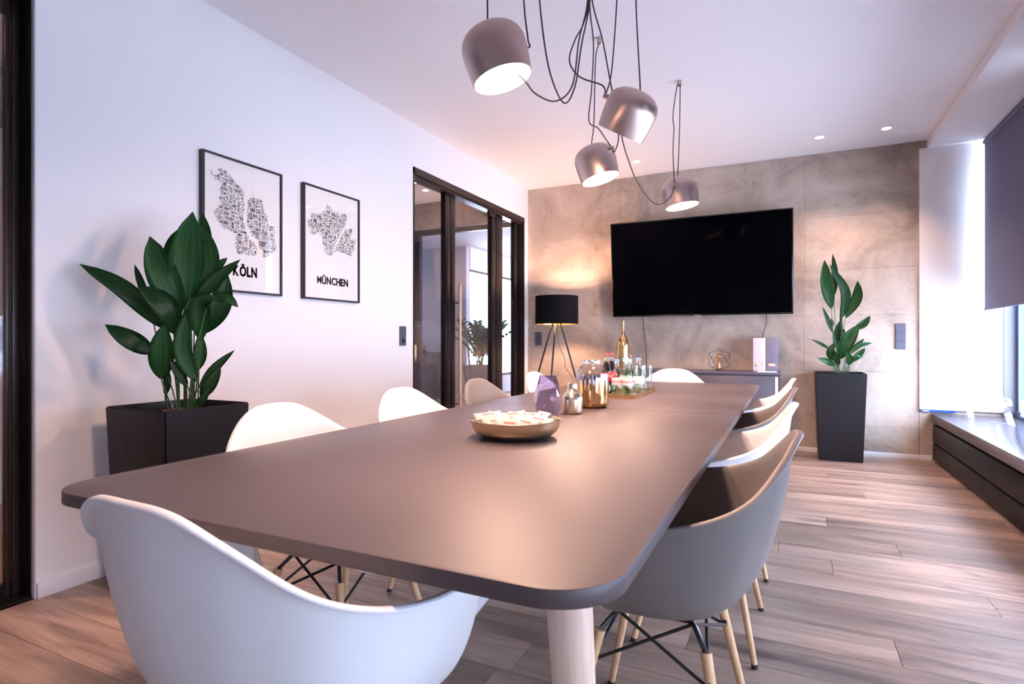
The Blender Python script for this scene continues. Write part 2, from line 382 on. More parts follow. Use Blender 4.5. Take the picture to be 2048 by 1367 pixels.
def bake(o):
    """replace the mesh by its modified form"""
    bpy.context.view_layer.update()
    me = bpy.data.meshes.new_from_object(o.evaluated_get(bpy.context.evaluated_depsgraph_get()))
    o.modifiers.clear(); o.data = me
def copy_tree(o, parent=None):
    c = o.copy(); COL.objects.link(c); c.parent = parent
    for ch in list(o.children): copy_tree(ch, c)
    return c
def crom(P, n=8, closed=False):
    P = [Vector(p) for p in P]
    Q = ([P[-1]] + P + [P[0], P[1]]) if closed else ([P[0] * 2 - P[1]] + P + [P[-1] * 2 - P[-2]])
    out = []
    for i in range(1, len(Q) - 2):
        a, b, c, d = Q[i - 1:i + 3]
        for k in range(n):
            t = k / n
            out.append(.5 * (2 * b + (c - a) * t + (2 * a - 5 * b + 4 * c - d) * t * t + (-a + 3 * b - 3 * c + d) * t ** 3))
    if not closed: out.append(P[-1].copy())
    return out
def struct(o): o['kind'] = 'structure'; return o
def boxo(name, m, x0, x1, y0, y1, z0, z1, parent=None, bev=0, seg=2):
    b = MB().box(x0, x1, y0, y1, z0, z1)
    if bev: b.bevel(bev, seg)
    return b.build(name, m, parent)

# glyph meshes
_gl = {}
def glyph(ch, bold=.02, res=3):
    k = (ch, bold, res)
    if k in _gl: return _gl[k]
    cu = bpy.data.curves.new('glyph', 'FONT'); cu.body = ch; cu.offset = bold; cu.resolution_u = res; cu.size = 1
    ob = bpy.data.objects.new('glyph', cu); COL.objects.link(ob); bpy.context.view_layer.update()
    me = bpy.data.meshes.new_from_object(ob.evaluated_get(bpy.context.evaluated_depsgraph_get()))
    vs = [v.co.copy() for v in me.vertices]; fs = [tuple(p.vertices) for p in me.polygons]
    bpy.data.objects.remove(ob); bpy.data.curves.remove(cu); bpy.data.meshes.remove(me)
    if vs:
        x0, x1 = min(v.x for v in vs), max(v.x for v in vs); y0, y1 = min(v.y for v in vs), max(v.y for v in vs)
    else: x0 = x1 = y0 = y1 = 0
    _gl[k] = (vs, fs, x0, x1, y0, y1); return _gl[k]
for ch_ in 'ABCDEFGHIJKLMNOPQRSTUVWXYZÄÖÜ': glyph(ch_, .03)
for ch_ in 'hanut': glyph(ch_, .035)
for ch_ in 'KÖLNMÜCHE': glyph(ch_, .04)
for ch_ in 'AIRE': glyph(ch_, .03, 4)
for ch_ in 'MW': glyph(ch_, .012)

# ================================================================== THE ROOM
WX, BY, CZ = -2.78, 6.21, 2.84           # left wall, back wall, ceiling
# ---- floor with separate planks
fl = struct(boxo('floor', 'subfloor', WX - .12, 1.95, -2.5, BY + .1, -.03, -.012))
PW = .19; y0 = 2.225 - PW * 24
rows = []
k = 0
y = y0
while y < BY:
    rows.append(y); y += PW
joint = {24: .33, 28: .18, 29: -.05, 30: .496}
for r, y in enumerate(rows):
    ya, yb = max(y, -2.4), min(y + PW, BY)
    if yb - ya < .03: continue
    j = joint.get(r, random.uniform(-.9, 1.1))
    xs = sorted({round(j + 1.9 * q, 3) for q in range(-4, 4)})
    cuts = [WX] + [x for x in xs if WX + .12 < x < 1.60] + [1.72]
    for a, b in zip(cuts, cuts[1:]):
        cx, cy = (a + b) / 2, (ya + yb) / 2
        hw, hd = (b - a) / 2 - .0004, (yb - ya) / 2 - .0004
        mb = MB().frustum((-hw, hw, -hd, hd), (-hw + .0006, hw - .0006, -hd + .0006, hd - .0006), -.012, 0)
        o = mb.build('plank', 'plank', fl, smooth=False); o.location = (cx, cy, 0)

# ---- ceiling with lowered soffit along the windows
ce = struct(boxo('ceiling', 'ceil', WX - .12, 1.10, -2.4, BY + .2, CZ, CZ + .15))
boxo('soffit', 'ceil', 1.10, 2.0, -2.4, BY + .2, CZ - .075, CZ + .15, ce)

# ---- left wall (two door openings)
D1a, D1b, D2a, D2b, DZ = -.95, 1.283, 3.905, 6.11, 2.49
w = MB()
w.box(WX - .12, WX, -2.4, D1a, 0, CZ); w.box(WX - .12, WX, D1a, D1b, DZ, CZ); w.box(WX - .12, WX, D1b, D2a, 0, CZ)
w.box(WX - .12, WX, D2a, D2b, DZ, CZ); w.box(WX - .12, WX, D2b, BY + .02, 0, CZ)
wl = struct(w.build('wall_left', 'wall', smooth=False))
bl = struct(boxo('baseboard_left', 'base', WX, WX + .014, D1b, D2a, 0, .062, bev=.002))

# ---- back wall: cast concrete in formwork panels
wb = struct(boxo('wall_back', 'concrete', -4.75, 1.72, BY + .012, BY + .2, DZ + .01, CZ))
boxo('wall_core', 'concrete', WX, 1.72, BY + .012, BY + .2, 0, DZ + .012, wb)
zs = [0, .28, .78, 1.30, 1.73, 2.23, CZ]; xs = [WX, -1.67, .125, 1.04]
for i in range(len(xs) - 1):
    for j in range(len(zs) - 1):
        g = .0006
        mb = MB().box(xs[i] + (g if i else 0), xs[i + 1] - g, BY + random.uniform(0, .0012), BY + .013, zs[j] + g, zs[j + 1] - g).bevel(.0008, 1)
        mb.build('concrete_panel', 'concrete', wb)
boxo('concrete_panel', 'concrete', 1.0425, 1.72, BY + .001, BY + .013, 0, .435, wb)
struct(boxo('baseboard_back', 'base', -.07, 1.135, BY - .013, BY, 0, .045, bev=.002))
# white lining of the window niche on the back wall, with a dark blue bottom profile
tr = struct(boxo('trim_1', 'wall', 1.04, 1.628, BY - .022, BY + .01, .452, CZ - .074, bev=.002))
boxo('bottom_profile', 'blue', 1.045, 1.30, BY - .024, BY - .003, .432, .451, tr)
boxo('profile_mark', 'base', 1.06, 1.11, BY - .0255, BY - .024, .437, .445, tr)
struct(boxo('wall_front', 'wall', WX - .12, 2.0, -2.5, -2.4, 0, CZ))
# right wall: parapet below and lintel above the window band
wr = MB(); wr.box(1.72, 1.95, -2.4, BY + .2, 0, .42); wr.box(1.72, 1.95, -2.4, BY + .2, 2.70, CZ); wr.box(1.72, 1.95, -2.4, -2.0, .42, 2.70)
struct(wr.build('wall_right', 'wall', smooth=False))

# ---- window band
wn = struct(boxo('window_1', 'winjamb', 1.628, 1.712, BY - .03, BY + .012, .42, CZ - .075))
ys = [BY - .03, 4.9, 3.6, 2.295, .195, -1.955]
MB().box(1.705, 1.76, -2.0, BY - .03, .42, .47).build('window_frame', 'winframe', wn, False)
MB().box(1.705, 1.76, -2.0, BY - .03, 2.65, 2.70).build('window_frame', 'winframe', wn, False)
for i, y in enumerate(ys):
    MB().box(1.712, 1.775, y - .045, y, .47, 2.65).build('window_frame', 'winframe', wn, False)
for a, b in zip(ys, ys[1:]):
    boxo('pane', 'pane', 1.736, 1.742, b, a - .045, .47, 2.65, wn)

# ---- near glass door in the left wall
d1 = struct(MB().box(WX - .105, WX - .022, D1b - .012, D1b, 0, DZ).box(WX - .105, WX - .022, D1a, D1a + .012, 0, DZ).box(WX - .105, WX - .022, D1a, D1b, DZ - .012, DZ).build('door_1', 'framedk', smooth=False))
MB().box(WX - .03, WX + .0, D1b - .006, D1b + .0, 0, DZ).build('jamb_edge', 'winframe_lt', d1, False)
for a, b in ((D1b - .037, D1b - .012), (D1b - .060, D1b - .044), (D1a + .012, D1a + .09), (.10, .17)):
    boxo('stile', 'frame', WX - .128, WX - .10, a, b, 0, DZ - .012, d1, bev=.002)
boxo('bottom_rail', 'framedk', WX - .145, WX - .105, D1a, D1b - .04, 0, .06, d1)
boxo('threshold', 'framedk', WX - .105, WX - .01, D1a, D1b - .01, 0, .012, d1)
boxo('top_rail', 'frame', WX - .145, WX - .105, D1a, D1b - .04, DZ - .09, DZ - .012, d1)
boxo('pane', 'pane_clear', WX - .118, WX - .111, .17, D1b - .060, .06, DZ - .09, d1)
boxo('pane', 'pane_clear', WX - .118, WX - .111, D1a + .09, .10, .06, DZ - .09, d1)

# ---- glazed sliding door at the far end of the left wall
d2 = struct(MB().box(WX - .115, WX + .002, D2a, D2a + .022, 0, DZ).box(WX - .115, WX + .002, D2b - .022, D2b, 0, DZ).box(WX - .115, WX + .002, D2a, D2b, DZ - .055, DZ).build('door_2', 'frame', smooth=False))
boxo('top_track', 'frame', WX - .11, WX - .02, D2a + .022, D2b - .022, DZ - .075, DZ - .055, d2)
for a, b in ((4.476, 4.560), (4.566, 4.652), (5.384, 5.480), (5.492, 5.640), (5.945, 6.088)):
    boxo('stile', 'framedk', WX - .10, WX - .05, a, b, 0, DZ - .07, d2, bev=.003)
boxo('door_closer', 'black_metal', WX - .06, WX - .03, 5.30, 5.44, DZ - .12, DZ - .078, d2, bev=.004)
for a, b in ((3.927, 4.476), (4.652, 5.384), (5.640, 5.945)):
    boxo('pane', 'pane_clear', WX - .079, WX - .071, a, b, .0, DZ - .07, d2)
hd = MB().tube([(WX - .005, 4.665, .30), (WX - .005, 4.665, 1.587)], .0145, 14).build('door_handle', 'beech', d2)
for z in (.47, 1.417): MB().tube([(WX - .055, 4.642, z), (WX - .005, 4.665, z)], .006, 8).build('handle_bracket', 'black_metal', hd)

# ---- corridor and the room behind it
struct(boxo('floor', 'corfloor', -4.75, WX, -2.4, BY + .1, -.03, -.004))
struct(boxo('ceiling', 'ceil', -4.75, WX - .12, -2.4, BY + .2, CZ, CZ + .15))
ws = MB().box(-4.75, -4.62, -2.4, BY + .2, 0, 2.44)
ws = struct(ws.build('wall_corridor', 'wall', smooth=False))
boxo('concrete_beam', 'concrete', -4.75, -4.62, -2.4, BY + .2, 2.44, CZ, ws)
struct(boxo('wall_corridor', 'wall', -4.75, WX - .12, -2.5, -2.4, 0, CZ))
w2 = struct(boxo('window_2', 'frame', -4.62, WX - .13, BY + .02, BY + .08, DZ - .06, DZ))
boxo('stile', 'frame', -4.42, -4.33, BY + .02, BY + .08, 0, DZ - .06, w2)
boxo('stile', 'frame', WX - .20, WX - .13, BY + .02, BY + .08, 0, DZ - .06, w2)
boxo('pane', 'pane_clear', -4.33, WX - .20, BY + .046, BY + .054, 0, DZ - .06, w2)
fl3 = struct(boxo('floor', 'corfloor', -8.2, 1.95, BY + .1, 9.42, -.03, -.004))
boxo('floor_bay', 'corfloor', -5.6, 1.95, 9.42, 14.2, -.03, -.004, fl3)
ce3 = struct(boxo('ceiling', 'ceil', -8.2, 1.95, BY + .2, 9.42, CZ, CZ + .15))
boxo('ceiling_bay', 'ceil', -5.6, 1.95, 9.42, 14.2, CZ, CZ + .15, ce3)
struct(boxo('wall_far_front', 'taupe', -8.2, -5.42, 9.3, 9.42, 0, CZ))
struct(boxo('baseboard_far', 'base', -8.2, -5.40, 9.286, 9.3, 0, .07))
wf = MB().box(-5.6, -5.4, 9.42, 14.2, 0, .35).box(-5.6, -5.4, 9.42, 14.2, 2.42, CZ).box(-5.6, -5.4, 12.3, 12.7, .35, 2.42)
struct(wf.build('wall_far_left', 'wall', smooth=False))
struct(MB().box(1.72, 1.95, BY + .2, 14.2, 0, .42).box(1.72, 1.95, BY + .2, 14.2, 2.7, CZ).box(1.72, 1.95, BY + .2, 7.2, .42, 2.7).box(1.72, 1.95, 12.2, 14.2, .42, 2.7).build('wall_far_right', 'wall', smooth=False))
w4 = struct(MB().box(1.74, 1.8, 7.2, 12.2, .42, .47).box(1.74, 1.8, 7.2, 12.2, 2.65, 2.7).box(1.74, 1.8, 9.67, 9.73, .47, 2.65).build('window_4', 'winframe', smooth=False))
boxo('pane', 'pane', 1.765, 1.771, 7.2, 12.2, .47, 2.65, w4)
struct(boxo('wall_far_side', 'wall', -8.3, -8.2, BY + .2, 9.42, 0, CZ))
struct(boxo('wall_far_back', 'wall', -5.6, 1.95, 14.2, 14.3, 0, CZ))
struct(boxo('wall_far_entry', 'wall', -8.2, -4.75, BY + .08, BY + .2, 0, CZ))
w3 = struct(MB().box(-5.5, -5.44, 9.42, 14.2, .35, .40).box(-5.5, -5.44, 9.42, 14.2, 2.38, 2.42).box(-5.5, -5.44, 9.42, 9.47, .35, 2.42).box(-5.5, -5.44, 12.25, 12.3, .35, 2.42).build('window_3', 'frame', smooth=False))
boxo('pane', 'pane', -5.475, -5.469, 9.47, 12.25, .40, 2.38, w3); boxo('pane', 'pane', -5.475, -5.469, 12.7, 14.2, .40, 2.38, w3)

# ================================================================== LAMPS
def spot(name, loc, power, col, angle, blend, parent, rot=(0, 0, 0), size=.03):
    l = bpy.data.lights.new(name, 'SPOT'); l.energy = power; l.color = col; l.spot_size = math.radians(angle); l.spot_blend = blend; l.shadow_soft_size = size
    o = bpy.data.objects.new(name, l); COL.objects.link(o); o.location = loc; o.rotation_euler = rot; o.parent = parent; return o
def downlight(x, y, z, label, power, col=(1, .62, .42), angle=95):
    t = thing('ceiling_downlight', label, 'downlight', (x, y, z), group='recessed ceiling downlights')
    MB().lathe([(.036, -.001), (.036, -.004), (.046, -.004), (.047, 0), (.036, 0), (.036, -.001)], 28).build('trim_ring', 'base', t)
    MB().lathe([(0, -.0015), (.036, -.0015), (.036, -.0005), (0, -.0005)], 28).build('lens', 'down', t)
    spot('downlight_lamp', (0, 0, -.02), power, col, angle, .7, t)
    return t
downlight(-1.37, 5.69, CZ, 'small round ceiling downlight nearest the glazed door, above the floor lamp side', 95)
downlight(.236, 5.71, CZ, 'small round ceiling downlight above the right end of the television', 52)
downlight(.73, 5.71, CZ, 'small round ceiling downlight closest to the window soffit', 42)
downlight(-3.87, 5.69, CZ, 'round downlight in the corridor ceiling, the fuller one behind the door glass', 140)
downlight(-3.80, 5.35, CZ, 'round downlight in the corridor ceiling cut by the door jamb', 140)
downlight(-3.7, .7, CZ, 'round downlight in the corridor ceiling outside the near glass door', 110)

# ---- pendants
def prof_shade():
    out = []
    H = .205
    for i in range(17):                     # dome
        a = i / 16 * PI / 2
        out.append((.1215 * math.sin(a) ** .82, H - .085 * (1 - math.cos(a) ** .9)))
    out += [(.121, .085), (.117, .04), (.1115, 0)]
    return out
SHADE = prof_shade()
def pendant(px, py, depth, roll, pitch, label, cords, mount, knob_ang):
    c = at(px, py, depth)
    t = thing('pendant_lamp', label, 'pendant lamp', c, group='aluminium pendant lamps on loose cords')
    rot = Matrix.Rotation(YAW, 4, 'Z') @ Matrix.Rotation(math.radians(roll), 4, 'Y') @ Matrix.Rotation(math.radians(pitch), 4, 'X')
    T = rot @ Matrix.Translation((0, 0, -.10))
    inner = [(r - .0025 if r > .0025 else 0, z - .0025 if z > .02 else z) for r, z in reversed(SHADE)]
    s = MB().lathe(SHADE + inner, 48, T).build('lamp_shade', 'alu', t)
    MB().lathe([(0, .012), (.106, .012), (.1085, .014), (.106, .016), (0, .016)], 40, T).build('diffuser', 'diffuser', t)
    a = math.radians(knob_ang)
    kd = Vector((math.cos(a), math.sin(a), 0)); kp = kd * .117 + Vector((0, 0, .125))
    MB().tube([T @ kp, T @ (kp + kd * .028)], .0115, 14).build('cord_knob', 'alu_dk', t)
    top = T @ Vector((0, 0, .205))
    for pts in cords:
        P = []
        for p in pts:
            if p == 'top': P.append(top)
            elif p == 'knob': P.append(T @ (kp + kd * .02))
            elif p == 'in': P.append(T @ Vector((0, 0, .10)))
            elif len(p) == 3 and p[2] > 40: P.append(Vector((p[0], p[1], p[2] - 100)) - c)      # world point, z given +100
            else: P.append(at(*p) - c)
        MB().tube(crom(P, 8), .0033, 8).build('cord', 'cord', t)
    if mount is not None:
        m = Vector(mount) - c
        MB().lathe([(0, -.036), (.012, -.036), (.013, -.034), (.013, 0), (0, 0)], 18, Matrix.Translation(m)).build('ceiling_mount', 'alu_dk', t)
    l = bpy.data.lights.new('pendant_glow', 'SPOT'); l.energy = 88; l.color = (1, .60, .44); l.spot_size = math.radians(150); l.spot_blend = .6; l.shadow_soft_size = .09
    o = bpy.data.objects.new('pendant_bulb', l); COL.objects.link(o); o.parent = t
    o.matrix_local = T @ Matrix.Translation((0, 0, .004))
    return t
ROSE = Vector((-.85, 2.60, CZ))
def W(x, y, z): return (x, y, z + 100)
R_ = W(ROSE.x, ROSE.y, CZ - .03)
def above(px, py, d): p = at(px, py, d); return W(p.x, p.y, CZ)      # fixing point on the ceiling over a cord
p1c = at(991, 108, 2.15); p2c = at(1259, 226, 2.67); p3c = at(1192, 326, 3.40); p4c = at(1360, 384, 3.98)
pendant(991, 108, 2.15, -16, -1, 'aluminium pendant lamp hanging highest and closest above the near half of the table',
        [['top', (975, 20, 2.15), W(-1.005, 1.87, CZ - .03)],
         [above(1046, -60, 2.2), (1046, -60, 2.2), (1049, 20, 2.2), (1056, 80, 2.2), (1055, 96, 2.2), 'in'],
         ['in', (1046, 158, 2.18), (1072, 188, 2.25), (1112, 202, 2.35), (1145, 170, 2.45), (1158, 80, 2.55), (1174, 12, 2.62), R_]],
        (-1.005, 1.87, CZ), 75)
pendant(1259, 226, 2.67, 24, 23, 'aluminium pendant lamp tilted so its opening is almost hidden, over the table middle',
        [['top', (1280, 165, 2.68), (1272, 0, 2.66), W(-.62, 2.62, CZ - .03)],
         [above(1237, -60, 2.70), (1237, -60, 2.70), (1230, 60, 2.70), (1222, 150, 2.70), 'knob'],
         ['knob', (1205, 171, 2.68), (1160, 154, 2.66), (1139, 122, 2.64), (1150, 80, 2.62), (1166, 50, 2.62), (1177, 5, 2.62), R_]],
        (-.62, 2.62, CZ), 170)
pendant(1192, 326, 3.40, -15, -4, 'aluminium pendant lamp left of the tilted one, hung from the small ceiling fixing above it',
        [['top', (1188, 240, 3.39), (1191, 120, 3.38), W(-1.01, 3.28, CZ - .03)],
         ['knob', (1213, 280, 3.3), (1196, 256, 3.2), (1178, 242, 3.1), (1183, 180, 3.0), (1187, 90, 2.8), (1180, 20, 2.65), R_],
         ['knob', (1228, 304, 3.2), (1236, 285, 3.0), (1237, 255, 2.82)]],
        (-1.01, 3.28, CZ), -50)
pendant(1360, 384, 3.98, -8, -3, 'aluminium pendant lamp hanging alone just in front of the television',
        [['top', (1359, 260, 3.97), W(-.675, 4.06, CZ - .03)],
         ['knob', (1346, 300, 3.95), (1348, 258, 3.95), (1346, 230, 3.95), (1354, 172, 3.95), W(-.68, 4.055, CZ - .03)],
         ['knob', (1340, 395, 3.85), (1312, 408, 3.7), (1278, 370, 3.4), (1254, 312, 3.1), (1241, 262, 2.85), (1222, 170, 2.75), (1205, 80, 2.68), (1186, 10, 2.62), R_]],
        (-.68, 4.06, CZ), -120)
p5 = Vector((-.60, 1.12, 2.10)); d5 = depth_of(p5.x, p5.y)
pendant(1024 + FPX * (CN * p5.x + SN * p5.y) / d5, 683.5 - FPX * (p5.z - CAMZ) / d5, d5, 6, 0, 'aluminium pendant lamp over the near table end, just above the picture',
        [['top', W(-.60, 1.12, CZ - .03)], ['knob', W(-.66, 1.45, 2.33), W(-.74, 1.9, 2.42), W(-.82, 2.3, 2.6), R_]], (-.60, 1.12, CZ), 80)
ro = thing('ceiling_rose', 'round metal ceiling rose gathering the pendant cords', 'ceiling rose', ROSE)
MB().lathe([(0, -.045), (.06, -.045), (.066, -.04), (.066, 0), (0, 0)], 32).build('canopy', 'alu_dk', ro)
c_ = at(1076, -70, 2.2) - ROSE; MB().tube(crom([Vector((c_.x, c_.y, 0)), c_, at(1083, 40, 2.2) - ROSE, at(1100, 145, 2.25) - ROSE, at(1128, 206, 2.35) - ROSE, at(1150, 172, 2.45) - ROSE, at(1163, 90, 2.55) - ROSE, at(1179, 10, 2.62) - ROSE, Vector((.02, 0, -.03))], 8), .0033, 8).build('cord', 'cord', ro)

# ================================================================== TABLE
TX0, TX1, TY0, TY1, TZ, TT = -1.432, -.198, .668, 4.57, .74, .027
def rrect(x0, x1, y0, y1, r, corners, n=10):
    out = []
    for (cx, cy, a0, k) in ((x1, y0, -90, 0), (x1, y1, 0, 1), (x0, y1, 90, 2), (x0, y0, 180, 3)):
        rr = r if corners[k] else .0015
        sx = -1 if cx == x1 else 1; sy = 1 if cy == y0 else -1
        ox, oy = cx + sx * rr, cy + sy * rr
        for i in range(n + 1):
            a = math.radians(a0 + 90 * i / n); out.append((ox + rr * math.cos(a), oy + rr * math.sin(a)))
    return out
tb = thing('conference_table', 'long umber brown conference table with rounded corners and pale ash legs', 'table', (0, 0, 0))
SEAM = 2.62
MB().prism(rrect(TX0, TX1, TY0, SEAM - .0009, .105, (1, 0, 0, 1)), TZ - TT, TZ).bevel(.0025, 2, 50).build('tabletop', 'table', tb)
MB().prism(rrect(TX0, TX1, SEAM + .0009, TY1, .05, (0, 1, 1, 0)), TZ - TT, TZ).bevel(.0025, 2, 50).build('tabletop', 'table', tb)
for y in (1.636, 3.66):
    MB().prism(rrect(-.86, -.773, y, y + .13, .003, (1, 1, 1, 1), 3), TZ - .001, TZ + .0010).build('cable_hatch', 'table', tb)
mid = (TX0 + TX1) / 2
for (x, y, sx, sy) in ((TX1 - .155, TY0 + .28, 1, -1), (TX0 + .155, TY0 + .28, -1, -1), (TX1 - .155, SEAM, .4, 0), (TX0 + .155, SEAM, -.4, 0), (TX1 - .155, TY1 - .28, 1, 1), (TX0 + .155, TY1 - .28, -1, 1)):
    MB().tube([(x, y, TZ - TT), (x + sx * .06, y + sy * .04, .0)], .043, 24, r2=.026).build('table_leg', 'ash', tb)
boxo('under_frame', 'black_metal', TX0 + .25, TX1 - .25, TY0 + .3, TY0 + .34, TZ - .06, TZ - TT, tb)
boxo('under_frame', 'black_metal', TX0 + .25, TX1 - .25, TY1 - .34, TY1 - .30, TZ - .06, TZ - TT, tb)
for (a, b) in ((-.52, -.44),):
    P = [(a, 1.35, TZ - TT), (a, 1.35, TZ - .05), (a + .02, 1.34, TZ - .075), ((a + b) / 2, 1.34, TZ - .082), (b - .01, 1.34, TZ - .07), (b, 1.35, TZ - .045), (b, 1.35, TZ - TT)]
    MB().tube(crom(P, 6), .003, 8).build('under_cable', 'black_metal', tb)

# ================================================================== CHAIRS
RIM = [(0, .275, .402), (.10, .270, .404), (.155, .248, .412), (.190, .204, .432), (.217, .150, .478), (.246, .116, .540), (.278, .115, .596), (.298, .115, .632), (.303, .072, .660), (.302, -.03, .666),
       (.282, -.13, .686), (.239, -.208, .7246), (.159, -.263, .79), (.085, -.288, .829), (0, -.298, .837)]
def shell_bm():
    half = RIM; loop = half + [(-x, y, z) for x, y, z in half[-2:0:-1]]
    rim = crom(loop, 5, closed=True); n = len(rim)
    C = Vector((0, -.005, .408)); S = 13; bm = bmesh.new(); cv = bm.verts.new(C); rows = []
    outs = []
    for i, R in enumerate(rim):
        tn = (rim[(i + 1) % n] - rim[i - 1]); tn.z = 0
        o_ = Vector((tn.y, -tn.x, 0)); rad = Vector((R.x, R.y, 0)).normalized()
        if o_.dot(rad) < 0: o_ = -o_
        if R.y > .05 and R.z < .52: o_ = rad * .02
        elif R.y > .05 and R.z < .65: o_ = Vector((math.copysign(1, R.x), .5, 0)) * .03
        outs.append(o_ * 20 + rad * .5)
    for _ in range(10):
        outs = [outs[i - 1] * .25 + outs[i] * .5 + outs[(i + 1) % n] * .25 for i in range(n)]
    outs = [o_.normalized() for o_ in outs]
    for i, R in enumerate(rim):
        rad = Vector((R.x, R.y, 0)).normalized(); out = outs[i]
        k = min(1, max(0, (R.z - .44) / .14)); k = k * k * (3 - 2 * k)
        B = Vector((R.x * .80, R.y * .76 if R.y < 0 else R.y * .9, .372 + .022 * (1 - k)))
        P1 = C + (B - C) * .85; P1.z = .402; P2 = B + (R - B) * (.18 + .25 * (1 - k)); P2 += rad * .012 * k
        pts = []
        for j in range(1, S + 1):
            t = (j / S) ** .9; u = 1 - t
            pts.append(C * u ** 3 + P1 * 3 * u * u * t + P2 * 3 * u * t * t + R * t ** 3)
        w = .002 + .019 * k + (.007 * math.exp(-((R.z - .615) / .03) ** 2) if R.y > .03 else 0)
        pts.append(R + out * w * .55 + Vector((0, 0, .0035 * k - .002 * (1 - k)))); pts.append(R + out * w + Vector((0, 0, .001 * k - .005 * (1 - k)))); pts.append(R + out * (w + .002) - Vector((0, 0, .004)))
        rows.append([bm.verts.new(p) for p in pts])
    for i in range(n):
        a, b = rows[i], rows[(i + 1) % n]
        bm.faces.new((cv, a[0], b[0]))
        for j in range(len(a) - 1): bm.faces.new((a[j], a[j + 1], b[j + 1], b[j]))
    bmesh.ops.recalc_face_normals(bm, faces=bm.faces)
    return bm
def make_chair(name, pm):
    t = thing(name, '', 'chair')
    bm = shell_bm(); me = bpy.data.meshes.new('chair_shell')
    up = sum(f.normal.z for f in bm.faces if f.calc_center_median().z < .45)
    if up < 0: bmesh.ops.reverse_faces(bm, faces=bm.faces)
    for f in bm.faces: f.smooth = True
    bm.to_mesh(me); bm.free(); me.materials.append(M[pm])
    o = bpy.data.objects.new('seat_shell', me); COL.objects.link(o); o.parent = t
    sd = o.modifiers.new('solid', 'SOLIDIFY'); sd.thickness = .0055; sd.offset = -1
    ss = o.modifiers.new('sub', 'SUBSURF'); ss.levels = 1; ss.render_levels = 1
    bake(o)
    tops, joints = {}, {}
    for sx in (-1, 1):
        for sy in (-1, 1):
            foot = Vector((sx * .225, .205 if sy > 0 else -.190, 0)); top = Vector((sx * .150, .125 if sy > 0 else -.120, .352)); seat = Vector((sx * .115, .09 if sy > 0 else -.09, .393))
            d = (foot - top).normalized()
            lg = MB().tube([top, top + d * .004, top + (foot - top) * .12, top + (foot - top) * .5, foot - d * .012], .0145, 14, r2=.0098).build('leg', 'beech', t)
            MB().tube([foot - d * .013, foot], .0103, 12).build('foot_cap', 'rubber', lg)
            e = Matrix.Translation(top) @ (-d).to_track_quat('Z', 'Y').to_matrix().to_4x4()
            br = MB(); br.tube([top + d * .09, top, seat], .0062, 6); br.build('bracket', 'bracket', lg)
            j = top + d * .062
            MB().tube([j + Vector((sx * .0165, 0, 0)), j - Vector((sx * .0165, 0, 0))], .0062, 10).build('bolt', 'black_metal', lg)
            tops[sx, sy] = seat; joints[sx, sy] = j
    ring = [(1, 1), (-1, 1), (-1, -1), (1, -1)]
    for i in range(4):
        a, b = ring[i], ring[(i + 1) % 4]
        ctr = Vector((0, 0, 0))
        for u, v in ((a, b), (b, a)):
            e = (joints[u] + joints[v]) / 2; off = Vector((e.x, e.y, 0)).normalized() * (.004 if u == a else -.004)
            MB().tube([tops[u] + off, joints[v] + Vector((0, 0, -.012)) + off], .0042, 8).build('brace_rod', 'black_metal', t)
    boxo('seat_plate', 'black_metal', -.10, .10, -.085, .085, .386, .392, t)
    return t
proto = {'w': make_chair('shell_chair', 'white_pp'), 'g': make_chair('shell_chair', 'grey_pp')}
used = {'w': False, 'g': False}
def chair(kind, x, y, deg, label, group):
    o = proto[kind] if not used[kind] else copy_tree(proto[kind]); used[kind] = True
    o.location = (x, y, 0); o.rotation_euler = (0, 0, math.radians(deg)); tag(o, label, 'chair', group); return o
GR, GL, GE = 'armchairs along the window side of the table', 'armchairs along the poster side of the table', 'armchairs at the two table ends'
chair('w', -.79, .78, -2.5, 'white plastic armchair at the near table end, seen from behind', GE)
chair('g', -.29, 1.508, 90, 'grey plastic armchair closest to the near table corner on the window side', GR)
chair('w', -.29, 2.235, 90, 'white plastic armchair between the two grey ones on the window side', GR)
chair('g', -.285, 2.98, 91, 'smaller-looking grey plastic armchair between two white ones on the window side', GR)
chair('w', -.285, 3.75, 90, 'white plastic armchair last in the window-side row, next to the sideboard', GR)
chair('w', -1.30, 1.44, -90, 'white plastic armchair directly beside the planter with the large plant', GL)
chair('w', -1.33, 2.19, -90, 'white plastic armchair in front of the left wall switch, second from the planter', GL)
chair('g', -1.34, 2.93, -90, 'grey plastic armchair in front of the wooden door handle', GL)
chair('w', -1.35, 3.78, -90, 'white plastic armchair in front of the floor lamp', GL)
chair('w', -.83, 4.40, 180, 'white plastic armchair at the far table end before the sideboard', GE)

